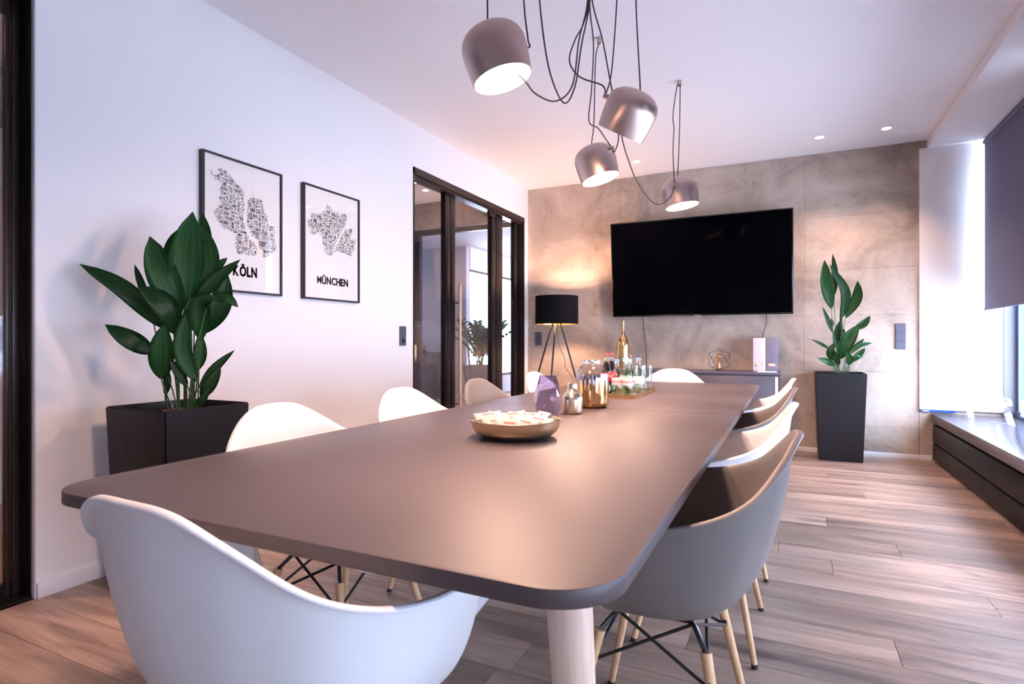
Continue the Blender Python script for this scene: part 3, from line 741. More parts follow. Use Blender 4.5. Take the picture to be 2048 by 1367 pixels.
# ================================================================== PLANTERS WITH PLANTS
def leaf_bm(P, w, face, fold=.18, wave=0):
    """P: three points base-mid-tip, w: width, face: direction the blade looks at"""
    pts = crom(P, 7); n = len(pts); bm = bmesh.new(); uvl = bm.loops.layers.uv.new('UVMap'); rows = []
    for i, p in enumerate(pts):
        t = i / (n - 1); tg = (pts[min(i + 1, n - 1)] - pts[max(0, i - 1)]).normalized()
        side = tg.cross(face).normalized(); nr = side.cross(tg).normalized()
        ww = w * .5 * (math.sin(PI * min(1, t * .97 + .015) ** .85) ** .8) * (1 if t < .85 else (1 - ((t - .85) / .15) ** 2 * .6))
        row = []
        for k in range(-2, 3):
            s = k / 2
            row.append((bm.verts.new(p + side * (s * ww) + nr * (abs(s) ** 1.3 * ww * fold + math.sin(t * 7 + s * 2 + wave) * .03 * ww)), s * .5 + .5, t))
        rows.append(row)
    for a, b in zip(rows, rows[1:]):
        for k in range(4):
            q = (a[k], a[k + 1], b[k + 1], b[k]); f = bm.faces.new([x[0] for x in q]); f.smooth = True
            for lp, x in zip(f.loops, q): lp[uvl].uv = (x[1], x[2])
    return bm
def add_leaf(parent, P, w, soil, org, face=None, fold=.18):
    P = [p - org for p in P]; f = face if face is not None else Vector((0, 0, CAMZ)) - (P[1] + org); f = f.normalized()
    rr = random.uniform(-.35, .35); f = (f + Vector((rr, -rr * .5, .25 + rr * .5))).normalized()
    bm = leaf_bm(P, w, f, fold, random.uniform(0, 6)); bmesh.ops.solidify(bm, geom=list(bm.faces), thickness=.0014); me = bpy.data.meshes.new('leaf'); bm.to_mesh(me); bm.free(); me.materials.append(M['leaf'])
    o = bpy.data.objects.new('leaf', me); COL.objects.link(o); o.parent = parent
    b = P[0]; s = soil - org; d = (P[1] - P[0]).normalized()
    MB().tube(crom([s, s * .5 + (b - d * .04) * .5 + Vector((0, 0, .01)), b - d * .01, b + (P[1] - P[0]) * .25], 5), .0034, 6, r2=.0022).build('stem', 'stem', o)
    return o
def planter(loc, name_label, cat, top=.20, bot=.172, h=.775, m='planter', rz=0):
    t = thing('planter', name_label, cat, loc, rz)
    q = MB(); wl_ = .012
    ro_, ri = [(bot, 0), (top, h)], None
    bm = q.bm
    def ring(a, z): return [bm.verts.new(v) for v in ((-a, -a, z), (a, -a, z), (a, a, z), (-a, a, z))]
    r0, r1, r2, r3 = ring(bot, 0), ring(top, h), ring(top - wl_, h), ring(top - wl_ - .003, h - .06)
    bm.faces.new(r0[::-1])
    for a, b in ((r0, r1), (r1, r2), (r2, r3)):
        for i in range(4): bm.faces.new((a[i], a[(i + 1) % 4], b[(i + 1) % 4], b[i]))
    bm.faces.new(r3)
    es = [e for e in bm.edges if len(e.link_faces) == 2]
    bmesh.ops.recalc_face_normals(bm, faces=bm.faces)
    bmesh.ops.bevel(bm, geom=[e for e in bm.edges if e.calc_face_angle(0) > .5], offset=.006, segments=2, affect='EDGES')
    q.build('pot', m, t, ang=25)
    g = MB(); rnd = random.Random(3)
    for i in range(340):
        x, y = rnd.uniform(-top + .03, top - .03), rnd.uniform(-top + .03, top - .03)
        s = rnd.uniform(.005, .009); mt = Matrix.Translation((x, y, h - .054 + .012 * rnd.random() + .02 * max(0, 1 - math.hypot(x, y) / top))) @ Matrix.Rotation(rnd.uniform(0, 6), 4, Vector((rnd.random(), rnd.random(), 1))) @ Matrix.Diagonal((s * 1.3, s, s * .9, 1))
        bmesh.ops.create_icosphere(g.bm, subdivisions=1, radius=1, matrix=mt)
    go = g.build('clay_granules', 'granule', t); go['kind'] = 'stuff'
    boxo('soil', 'granule', -top + .02, top - .02, -top + .02, top - .02, h - .062, h - .052, t)
    return t
PLc = Vector((-2.435, 1.665, 0)); dL = depth_of(PLc.x, PLc.y)
pl = planter(PLc, 'tall tapered anthracite planter with a large broad-leaved plant beside the city posters', 'potted plant')
def LZ(x, y): return 140 + x / 3.037, 400 + y / 3.037
leavesL = [  # base, mid, tip (zoom px), width px, depth offset base/mid/tip
    ((695, 660), (708, 350), (745, 72), 185, 0, -.02, .05), ((665, 700), (560, 450), (485, 220), 165, -.02, -.07, -.05), ((765, 640), (835, 370), (805, 150), 130, .03, .03, .08),
    ((800, 420), (815, 230), (800, 72), 85, .08, .1, .14), ((610, 430), (625, 300), (655, 178), 95, .07, .08, .1), ((565, 775), (330, 545), (58, 387), 105, -.03, -.10, -.13),
    ((485, 640), (430, 500), (392, 390), 42, .04, .06, .08), ((640, 810), (570, 640), (410, 520), 135, -.06, -.12, -.14), ((510, 925), (370, 850), (213, 755), 105, -.08, -.16, -.18),
    ((558, 1085), (555, 920), (572, 750), 125, -.13, -.16, -.17), ((712, 1130), (660, 1050), (600, 955), 52, -.10, -.13, -.14), ((765, 1100), (680, 900), (725, 640), 95, -.10, -.13, -.11),
    ((740, 640), (865, 500), (1035, 360), 80, .0, .03, .08), ((850, 470), (900, 400), (955, 350), 50, .08, .10, .12), ((800, 810), (905, 640), (962, 460), 135, .02, .05, .06),
    ((795, 850), (790, 640), (880, 585), 110, -.08, -.12, -.12), ((860, 600), (945, 590), (1022, 650), 62, -.12, -.12, -.11), ((785, 1140), (880, 1020), (1000, 910), 52, -.02, .02, .06), ((795, 1200), (855, 1110), (915, 1005), 75, -.06, -.05, -.02),
    ((765, 1258), (805, 1210), (850, 1140), 44, -.12, -.12, -.10), ((765, 1040), (790, 930), (790, 800), 75, .02, .03, .03), ((580, 1185), (592, 1100), (590, 1010), 40, -.05, -.05, -.05), ((735, 800), (715, 720), (735, 580), 60, -.02, -.03, -.02)]
rnd = random.Random(5)
for L_ in leavesL:
    P = [at(*LZ(*p), dL + d) for p, d in zip(L_[:3], L_[4:])]
    bx = min(max(L_[0][0], 575), 800); q = at(*LZ(bx * .5 + 690 * .5 + rnd.uniform(-35, 35), 1255), dL + L_[4] * .6); soil = Vector((q.x, q.y, .725))
    add_leaf(pl, P, L_[3] / 3.037 / FPX * dL * 1.04, soil, PLc)
MB().tube([Vector(at(345, 800, dL - .2)) - PLc - Vector((0, 0, .05)), Vector(at(345, 787, dL - .2)) - PLc], .008, 10).build('water_gauge', 'glass', pl)
PRc = Vector((.405, 5.985, 0)); dR = depth_of(PRc.x, PRc.y)
pr = planter(PRc, 'tall tapered anthracite planter with an upright plant standing against the concrete wall', 'potted plant', top=.197, bot=.17)
def RZ(x, y): return 1640 + x / 5.067, 490 + y / 5.067
leavesR = [((115, 640), (70, 400), (45, 150), 115, -.02, -.03, 0), ((140, 520), (150, 300), (128, 85), 62, .05, .06, .08), ((228, 730), (255, 470), (95, 195), 88, -.05, -.07, -.05),
    ((262, 735), (375, 540), (382, 362), 105, .02, .03, .05), ((130, 890), (80, 760), (25, 625), 42, .03, .04, .05), ((175, 1060), (170, 900), (205, 760), 62, .04, .04, .05),
    ((205, 1150), (290, 960), (395, 800), 125, -.06, -.10, -.08), ((350, 850), (440, 800), (510, 715), 72, -.07, -.05, -.04), ((290, 1110), (400, 1020), (530, 988), 50, .02, .05, .08), ((300, 1090), (380, 1010), (450, 945), 42, .06, .08, .1),
    ((120, 1170), (105, 1080), (152, 985), 72, -.08, -.10, -.10), ((190, 1215), (165, 1140), (140, 1060), 62, -.09, -.12, -.12), ((290, 1215), (300, 1150), (268, 1080), 66, -.12, -.13, -.13),
    ((315, 1185), (395, 1110), (458, 1040), 62, -.02, 0, .02), ((320, 1160), (380, 1120), (440, 1140), 28, -.08, -.08, -.07), ((95, 1050), (10, 1000), (-95, 950), 30, .02, .04, .05),
    ((150, 1225), (80, 1180), (-25, 1145), 60, -.10, -.13, -.14), ((245, 930), (238, 880), (250, 850), 26, 0, 0, 0), ((130, 830), (125, 780), (110, 740), 26, .03, .03, .03), ((185, 1000), (215, 880), (205, 620), 34, .03, .03, .04)]
for L_ in leavesR:
    P = [at(*RZ(*p), dR - .03 + d) for p, d in zip(L_[:3], L_[4:])]
    P = [p if p.y < 6.15 else Vector((0, 0, CAMZ)) + (p - Vector((0, 0, CAMZ))) * (6.15 / p.y) for p in P]
    q = at(*RZ(200 + (L_[0][0] - 200) * .35 + rnd.uniform(-40, 40), 1290), dR + L_[4] * .7); soil = Vector((q.x, q.y, .725))
    add_leaf(pr, P, L_[3] / 5.067 / FPX * dR * 1.02, soil, PRc)

# ---- planters in the far room (pinnate foliage)
def far_plant(loc, label, h, seedv, spread, nst, hgt, top=.24):
    t = planter(loc, label, 'potted plant', top=top, bot=top * .72, h=h, m='farpot', rz=.3)
    rr = random.Random(seedv)
    for i in range(nst):
        a = rr.uniform(0, 2 * PI); L0 = hgt * rr.uniform(.7, 1.05); out = spread * rr.uniform(.25, 1)
        P = crom([(rr.uniform(-.06, .06), rr.uniform(-.06, .06), h - .06), (math.cos(a) * out * .35, math.sin(a) * out * .35, h + L0 * .55), (math.cos(a) * out, math.sin(a) * out, h + L0)], 7)
        so = MB().tube(P, .008, 5, r2=.003).build('stem', 'stem', t)
        for k in range(4, len(P)):
            tg = (P[k] - P[k - 1]).normalized()
            for sd_ in (-1, 1):
                s = tg.cross(Vector((math.cos(a), math.sin(a), .3))).normalized() * sd_
                base = P[k]; tip = base + s * .085 + tg * .05; w_ = Vector((math.cos(a), math.sin(a), .6)).normalized()
                bm = leaf_bm([base, (base + tip) / 2 + w_ * .006, tip], .046, w_, .1); me = bpy.data.meshes.new('leaf'); bm.to_mesh(me); bm.free(); me.materials.append(M['leaf'])
                o = bpy.data.objects.new('leaf', me); COL.objects.link(o); o.parent = so
    return t
far_plant((-4.72, 8.55, 0), 'wide taupe planter with feathery foliage behind the door glass', .66, 4, .55, 22, .72)
far_plant((-4.75, 10.6, 0), 'farther planter with dense foliage seen through the narrow door pane', .72, 9, .36, 12, 1.0)
pole = at(931, 652, 8.6); pole2 = at(950, 770, 8.9)
tag(MB().tube([pole, (pole2.x, pole2.y, .0)], .012, 8).build('leaning_rod', 'black_metal'), 'thin black rod leaning beside the far planter', 'rod')
fc = thing('low_cabinet', 'dark low cabinet against the far room wall behind the door glass', 'cabinet', (-6.25, 8.98, 0))
boxo('carcass', 'bench', -.55, .36, -.28, .29, .05, .86, fc, bev=.004); boxo('cabinet_door', 'anth', -.53, -.10, -.295, -.28, .08, .83, fc); boxo('cabinet_door', 'anth', -.09, .34, -.295, -.28, .08, .83, fc)
boxo('plinth', 'black', -.53, .34, -.26, .28, 0, .05, fc)
for i, (z, w_) in enumerate(((.862, .16), (.902, .14), (.942, .15))):
    tag(boxo('book', ('bench', 'frame', 'black_metal')[i], -6.42 + .01 * i, -6.42 + w_ * 2, 8.80, 9.0, z, z + .036, bev=.002), ('bottom', 'middle', 'top')[i] + ' dark book of the stack on the far cabinet', 'book', 'books on the far cabinet')

# ================================================================== SIDEBOARD AND ITS THINGS
sb = thing('sideboard', 'low anthracite sideboard under the television', 'sideboard', (0, 0, 0))
SX0, SX1, SY0, SY1 = -1.68, -.078, 5.745, 6.19
boxo('carcass', 'anth', SX0, SX1, SY0 + .02, SY1, .06, .745, sb, bev=.002)
boxo('top_panel', 'anth', SX0 - .004, SX1 + .004, SY0 - .006, SY1, .748, .772, sb, bev=.002)
boxo('plinth', 'black', SX0 + .03, SX1 - .03, SY0 + .06, SY1, 0, .06, sb)
for a, b in ((SX0 + .004, -.91), (-.905, -.122)):
    boxo('sliding_door', 'anth', a, b, SY0, SY0 + .018, .065, .735, sb, bev=.0015)
boxo('edge_strip', 'base', -.118, -.094, SY0 + .001, SY0 + .018, .065, .732, sb)
boxo('side_edge', 'anth', -.092, SX1, SY0, SY0 + .019, .065, .735, sb)

def binder(x0, x1, m, label):
    t = thing('binder', label, 'binder', (0, 0, 0), group='binders on the sideboard')
    boxo('cover', m, x0 + .001, x1 - .001, 5.862, 6.13, .773, 1.087, t, bev=.003)
    c = (x0 + x1) / 2
    boxo('label_frame', 'copper', c - .034, c + .034, 5.858, 5.863, .824, .851, t, bev=.002); boxo('label_card', 'paper', c - .021, c + .021, 5.8562, 5.859, .829, .846, t)
    for s in (-1, 1): MB().lathe([(0, .003), (.003, .002), (.004, 0), (0, 0)], 10, Matrix.Translation((c + s * .028, 5.8565, .8375)) @ Matrix.Rotation(PI / 2, 4, 'X')).build('rivet', 'copper', t)
binder(-.31, -.201, 'binder_lt', 'pale grey binder with a copper label frame')
binder(-.201, -.096, 'binder_dk', 'slate grey binder with a copper label frame')
pp = MB()
for i in range(3): pp.box(-.27 + .006 * i, -.105 - .004 * i, 5.752 + .003 * i, 5.84, .7725 + .0028 * i, .775 + .0028 * i)
tag(pp.build('paper_stack', 'paper', smooth=False), 'small stack of white papers lying before the binders', 'paper')

gv = thing('gold_vase', 'tall slim gold bottle vase on the sideboard', 'vase', (-1.57, 5.95, .772))
pv = [(0, 0), (.052, 0), (.058, .006), (.0655, .10), (.0655, .22), (.060, .27), (.045, .315), (.024, .35), (.0145, .38), (.012, .42), (.012, .485), (.0165, .503), (.0125, .505), (.009, .48), (0, .46)]
MB().lathe([tuple(v) for v in [(p.x, p.y) for p in crom([(a, b, 0) for a, b in pv[1:-2]], 4)]] + [(0, .48)], 40).build('body', 'gold', gv)
MB().lathe([(0, .0), (.053, 0), (.053, .003), (0, .003)], 32).build('base', 'gold', gv)

# geometric wire lamp
gl_ = thing('geometric_lamp', 'black wire polyhedron table lamp with a bare bulb on the sideboard', 'lamp', (-.62, 5.95, .772))
bm = bmesh.new(); bmesh.ops.create_icosphere(bm, subdivisions=1, radius=.118, matrix=Matrix.Translation((0, 0, .107)) @ Matrix.Rotation(.37, 4, 'X') @ Matrix.Rotation(.3, 4, 'Z'))
wires = [(e.verts[0].co.copy(), e.verts[1].co.copy()) for e in bm.edges]; ctr = [f.calc_center_median() for f in bm.faces]; bm.free()
for a, b in wires:
    for v in (a, b): v.z = max(.003, v.z)
    MB().tube([a, b], .0016, 6).build('wire', 'black_metal', gl_)
MB().lathe([(0, 0), (.035, 0), (.036, .004), (.012, .008), (.012, .022), (0, .022)], 20).build('lamp_foot', 'black_metal', gl_)
MB().lathe([(0, .02), (.016, .02), (.0165, .07), (.014, .075), (0, .075)], 20).build('socket', 'copper', gl_)
MB().lathe([(.011, .075), (.017, .095), (.026, .125), (.025, .15), (.015, .17), (0, .175)], 24).build('bulb', 'amber', gl_)

# ================================================================== TELEVISION
tv = thing('television', 'large black flat television mounted on the concrete wall', 'television', (0, 0, 0))
TVW, TVH = 1.755, .995
Tm = Matrix.Translation((-.845, 6.10, 1.318)) @ Matrix.Rotation(math.radians(6.0), 4, 'X')
MB().box(-TVW / 2, TVW / 2, 0, .028, 0, TVH, Tm).bevel(.004, 2).build('housing', 'tvbody', tv)
MB().box(-TVW / 2 + .012, TVW / 2 - .012, -.0015, .002, .016, TVH - .012, Tm).build('screen', 'screen', tv)
MB().box(-TVW / 2 + .002, TVW / 2 - .002, -.003, 0, 0, .013, Tm).bevel(.001, 1).build('bottom_bezel', 'tvbody', tv)
MB().box(-.032, .032, -.0042, -.003, .004, .009, Tm).build('badge', 'steel', tv)
MB().box(TVW / 2 - .16, TVW / 2 - .145, -.002, .012, -.006, 0, Tm).build('standby_sensor', 'redcap', tv)
boxo('wall_bracket', 'black_metal', -1.15, -.55, 6.13, BY - .0005, 1.55, 1.95, tv)
for (pts, lb) in (([at(1276, 630, 6.0), at(1280, 665, 6.0), at(1285, 700, 6.02), at(1286, 741, 6.02)], 'thin black cable hanging from the television next to the gold vase'),
                  ([at(1531, 622, 5.48), at(1531, 645, 5.5), at(1523, 672, 5.5), at(1520, 700, 5.52)], 'thin black cable running from the television down behind the binders')):
    P = [Vector((p.x, BY - .03, p.z)) for p in pts]
    tag(MB().tube(crom(P, 6), .004, 8).build('television_cable', 'black_metal'), lb, 'cable', 'television cables')

# ================================================================== FLOOR LAMP
FLx, FLy = -2.215, 5.69
flp = thing('floor_lamp', 'black tripod floor lamp with a drum shade in the corner', 'floor lamp', (FLx, FLy, 0), .0)
RS = .226
sh_o = [(RS, 1.24), (RS, 1.53)]
MB().lathe([(RS, 1.238), (RS, 1.532), (RS - .003, 1.532), (RS - .003, 1.238), (RS, 1.238)], 56).build('lamp_shade', 'black_fabric', flp)
MB().lathe([(RS - .0035, 1.238), (RS - .0045, 1.238), (RS - .0045, 1.532), (RS - .0035, 1.532), (RS - .0035, 1.238)], 56).build('shade_lining', 'gold_in', flp)
apex = Vector((0, 0, 1.36))
for a in (YAW + math.radians(172), YAW + math.radians(250), YAW + math.radians(10)):
    lg = MB().tube([apex + Vector((math.cos(a) * .012, math.sin(a) * .012, 0)), Vector((math.cos(a) * .40, math.sin(a) * .40, .006))], .0095, 12, r2=.0085).build('leg', 'black_metal', flp)
    MB().lathe([(0, 0), (.012, 0), (.012, .02), (0, .022)], 12, Matrix.Translation((math.cos(a) * .40, math.sin(a) * .40, 0))).build('foot_cap', 'rubber', lg)
MB().lathe([(0, 1.33), (.02, 1.33), (.022, 1.345), (.022, 1.375), (.018, 1.39), (0, 1.39)], 20).build('hub', 'gold', flp)
bm = MB(); bmesh.ops.create_uvsphere(bm.bm, u_segments=20, v_segments=12, radius=.022, matrix=Matrix.Translation((0, 0, 1.41)))
bm.build('bulb', emis('lit_floor_lamp_bulb', (1, .55, .30), 55.0), flp)
for a in range(3):
    MB().tube([(math.cos(a * 2.1) * .02, math.sin(a * 2.1) * .02, 1.345), (math.cos(a * 2.1) * (RS - .004), math.sin(a * 2.1) * (RS - .004), 1.345)], .002, 6).build('shade_spoke', 'black_metal', flp)
ap = Vector((FLx, FLy, 0))
cp = [at(1113, 648, 5.95) - ap, at(1118, 690, 5.95) - ap, at(1129, 715, 5.95) - ap, at(1131, 735, 5.95) - ap, at(1146, 760, 5.9) - ap]
e_ = Vector((math.cos(YAW + .17) * .38, math.sin(YAW + .17) * .38, .1)); cp.append(e_)
MB().tube(crom(cp, 6), .0028, 6).build('power_cord', 'black_metal', flp)
l = bpy.data.lights.new('floor_lamp_glow', 'POINT'); l.energy = 62; l.color = (1, .57, .37); l.shadow_soft_size = .045
o = bpy.data.objects.new('floor_lamp_glow', l); COL.objects.link(o); o.location = (0, 0, 1.41); o.parent = flp

# ================================================================== SWITCHES
def switch(name, label, cat, mtx, n, socket_at=None):
    t = thing(name, label, cat, mtx.translation)
    R3 = mtx.to_3x3().to_4x4(); h = .0775 * n
    MB().box(-.040, .040, -.010, 0, -h / 2, h / 2, R3).bevel(.0015, 1).build('cover_frame', 'switch', t)
    for i in range(n):
        z = h / 2 - .0775 * (i + .5)
        if i == socket_at:
            MB().box(-.034, .034, -.0125, -.0095, z - .034, z + .034, R3).bevel(.001, 1).build('socket_plate', 'switch', t)
            MB().lathe([(0, 0), (.019, 0), (.0195, .0008), (0, .0008)], 24, R3 @ Matrix.Translation((0, -.0126, z)) @ Matrix.Rotation(PI / 2, 4, 'X')).build('socket_cup', 'black', t)
        else:
            MB().box(-.036, .036, -.0135, -.0095, z - .036, z + .036, R3).bevel(.0012, 1).build('rocker', 'switch', t)
switch('wall_switch', 'grey switch and socket strip on the white wall beside the glazed door', 'switch', Matrix.Translation((WX, 3.76, 1.098)) @ Matrix.Rotation(PI / 2, 4, 'Z'), 2, 1)
switch('wall_switch', 'grey two-part switch on the concrete behind the floor lamp', 'switch', Matrix.Translation((-2.64, BY, 1.088)), 2)
switch('wall_switch', 'grey three-part switch on the concrete right of the tall plant', 'switch', Matrix.Translation((.90, BY, 1.10)), 3)

# ================================================================== WINDOW BENCH, BLIND, LETTERS
bn = thing('window_bench', 'long dark low bench cabinet under the window', 'bench', (0, 0, 0))
boxo('carcass', 'black', 1.165, 1.715, -1.5, BY - .015, .03, .345, bn)
boxo('worktop', 'benchtop', 1.13, 1.70, -1.5, BY - .003, .345, .418, bn, bev=.002)
boxo('plinth', 'black', 1.16, 1.70, -1.5, BY - .03, 0, .03, bn)
for a, b in ((3.2, BY - .014), (.6, 3.196), (-1.5, .596)):
    boxo('drawer_front', 'bench', 1.138, 1.166, a, b, .170, .322, bn, bev=.0015)
    boxo('drawer_front', 'bench', 1.138, 1.166, a, b, .022, .158, bn, bev=.0015)
def blind(y0, y1, z0, label):
    t = thing('roller_blind', label, 'blind', (0, 0, 0), group='grey roller blinds along the windows')
    boxo('fabric', 'blind', 1.4845, 1.487, y0, y1, z0, 2.74, t)
    MB().tube([(1.486, y0, z0), (1.486, y1, z0)], .009, 12).build('bottom_bar', 'blind', t)
    MB().tube([(1.492, y0, 2.738), (1.492, y1, 2.738)], .022, 14).build('roller', 'blind', t)
blind(4.45, 6.12, 1.325, 'dark grey roller blind lowered at the far end of the window, beside the white niche')
blind(2.28, 4.41, 1.325, 'dark grey roller blind lowered over the middle of the window')
blind(.20, 2.24, .86, 'dark grey roller blind lowered deepest, over the window beside the near table end')
blind(-1.95, .16, .70, 'dark grey roller blind lowered over the window behind the near table end')

def add_text(V, Fc, s, ox, oy, hgt, sx, rot=0, bold=.02, place=None, gap=.06):
    """append flat letters: cap height hgt, x-squeeze sx; returns width"""
    cx = 0; cap = .73 * 1.0
    k = hgt / cap; ca, sa = math.cos(rot), math.sin(rot)
    for ch in s:
        if ch == ' ': cx += .25 * sx * k; continue
        vs, fs, x0, x1, y0, y1 = glyph(ch, min(bold, .012) if ch in 'MW' else bold)
        b = len(V)
        for v in vs:
            x = cx + (v.x - x0) * k * sx; y = v.y * k
            V.append(place(ox + x * ca - y * sa, oy + x * sa + y * ca))
        for f in fs: Fc.append(tuple(i + b for i in f))
        cx += (x1 - x0) * k * sx + gap * k * sx
    return cx
def text_w(s, hgt, sx, bold=.02, gap=.06):
    k = hgt / .73; w_ = 0
    for ch in s:
        if ch == ' ': w_ += .25 * sx * k; continue
        g = glyph(ch, min(bold, .012) if ch in 'MW' else bold); w_ += (g[3] - g[2] + gap) * k * sx
    return w_

# acrylic letters standing along the bench
base_pts = [((1916, 831), (1942, 836), 'A'), ((1978, 842), (1986, 843), 'I'), ((2000, 846), (2026, 852), 'R'), ((2041, 855), (2062, 859), 'E')]
for (a, b, ch) in base_pts:
    pa, pb = at_z(a[0], a[1], .4185), at_z(b[0], b[1], .4185)
    d = (pb - pa); d.z = 0; ang = math.atan2(d.y, d.x)
    vs, fs, x0, x1, y0, y1 = glyph(ch, .03, 4)
    hgt = .205; k = hgt / (y1 - y0); wd_ = {'A': .16, 'I': .05, 'R': .145, 'E': .12}[ch]; kx = wd_ / (x1 - x0)
    bm = bmesh.new(); bv = [bm.verts.new(((v.x - x0) * kx, 0, (v.y - y0) * k)) for v in vs]
    for f in fs:
        try: bm.faces.new([bv[i] for i in f])
        except ValueError: pass
    g = bmesh.ops.extrude_face_region(bm, geom=list(bm.faces))
    for v in [q for q in g['geom'] if isinstance(q, bmesh.types.BMVert)]: v.co.y += .028
    bmesh.ops.recalc_face_normals(bm, faces=bm.faces)
    me = bpy.data.meshes.new('acrylic_letter'); bm.to_mesh(me); bm.free(); me.materials.append(M['acryl'])
    o = bpy.data.objects.new('acrylic_letter', me); COL.objects.link(o); o.location = pa; o.rotation_euler = (0, 0, ang)
    tag(o, 'clear acrylic letter %s standing on the window bench' % ch, 'letter', 'acrylic letters on the bench')

# ================================================================== POSTERS
KOELN = 'WORRINGEN ROGGENDORF THENHOVEN MERKENICH SEEBERG HEIMERSDORF PESCH ESCH LONGERICH NIEHL WEIDENPESCH NIPPES EHRENFELD BICKENDORF OSSENDORF VOGELSANG BOCKLEMÜND MÜNGERSDORF LÖVENICH WEIDEN JUNKERSDORF WIDDERSDORF LINDENTHAL SÜLZ KLETTENBERG ZOLLSTOCK RADERBERG BAYENTHAL MARIENBURG RODENKIRCHEN SÜRTH GODORF IMMENDORF MESCHENICH RONDORF DEUTZ KALK MÜLHEIM POLL VINGST OSTHEIM MERHEIM BRÜCK RATH HEUMAR HÖHENHAUS DÜNNWALD FLITTARD STAMMHEIM BUCHHEIM HOLWEIDE DELLBRÜCK HÖHENBERG PORZ ENSEN WESTHOVEN EIL URBACH ELSDORF GRENGEL WAHN LIND LIBUR LANGEL ZÜNDORF ALTSTADT NEUSTADT RIEHL'.split()
MUENCHEN = 'ALTSTADT LEHEL MAXVORSTADT SCHWABING AU HAIDHAUSEN SENDLING WESTPARK NEUHAUSEN NYMPHENBURG MOOSACH MILBERTSHOFEN HART BOGENHAUSEN LAIM TRUDERING RIEM RAMERSDORF PERLACH GIESING HARLACHING THALKIRCHEN OBERSENDLING FORSTENRIED SOLLN HADERN PASING OBERMENZING AUBING LOCHHAUSEN LANGWIED ALLACH FELDMOCHING HASENBERGL FREIMANN ISARVORSTADT DAGLFING'.split()
def wallYZ(px, py, X=-2.752):
    u = px - 1024; dx = -SN * FPX + CN * u; t = X / dx; return (CN * FPX + SN * u) * t, CAMZ - (py - 683.5) * t
def inpoly(x, y, P):
    r = False; j = len(P) - 1
    for i in range(len(P)):
        if (P[i][1] > y) != (P[j][1] > y) and x < (P[j][0] - P[i][0]) * (y - P[i][1]) / (P[j][1] - P[i][1]) + P[i][0]: r = not r
        j = i
    return r
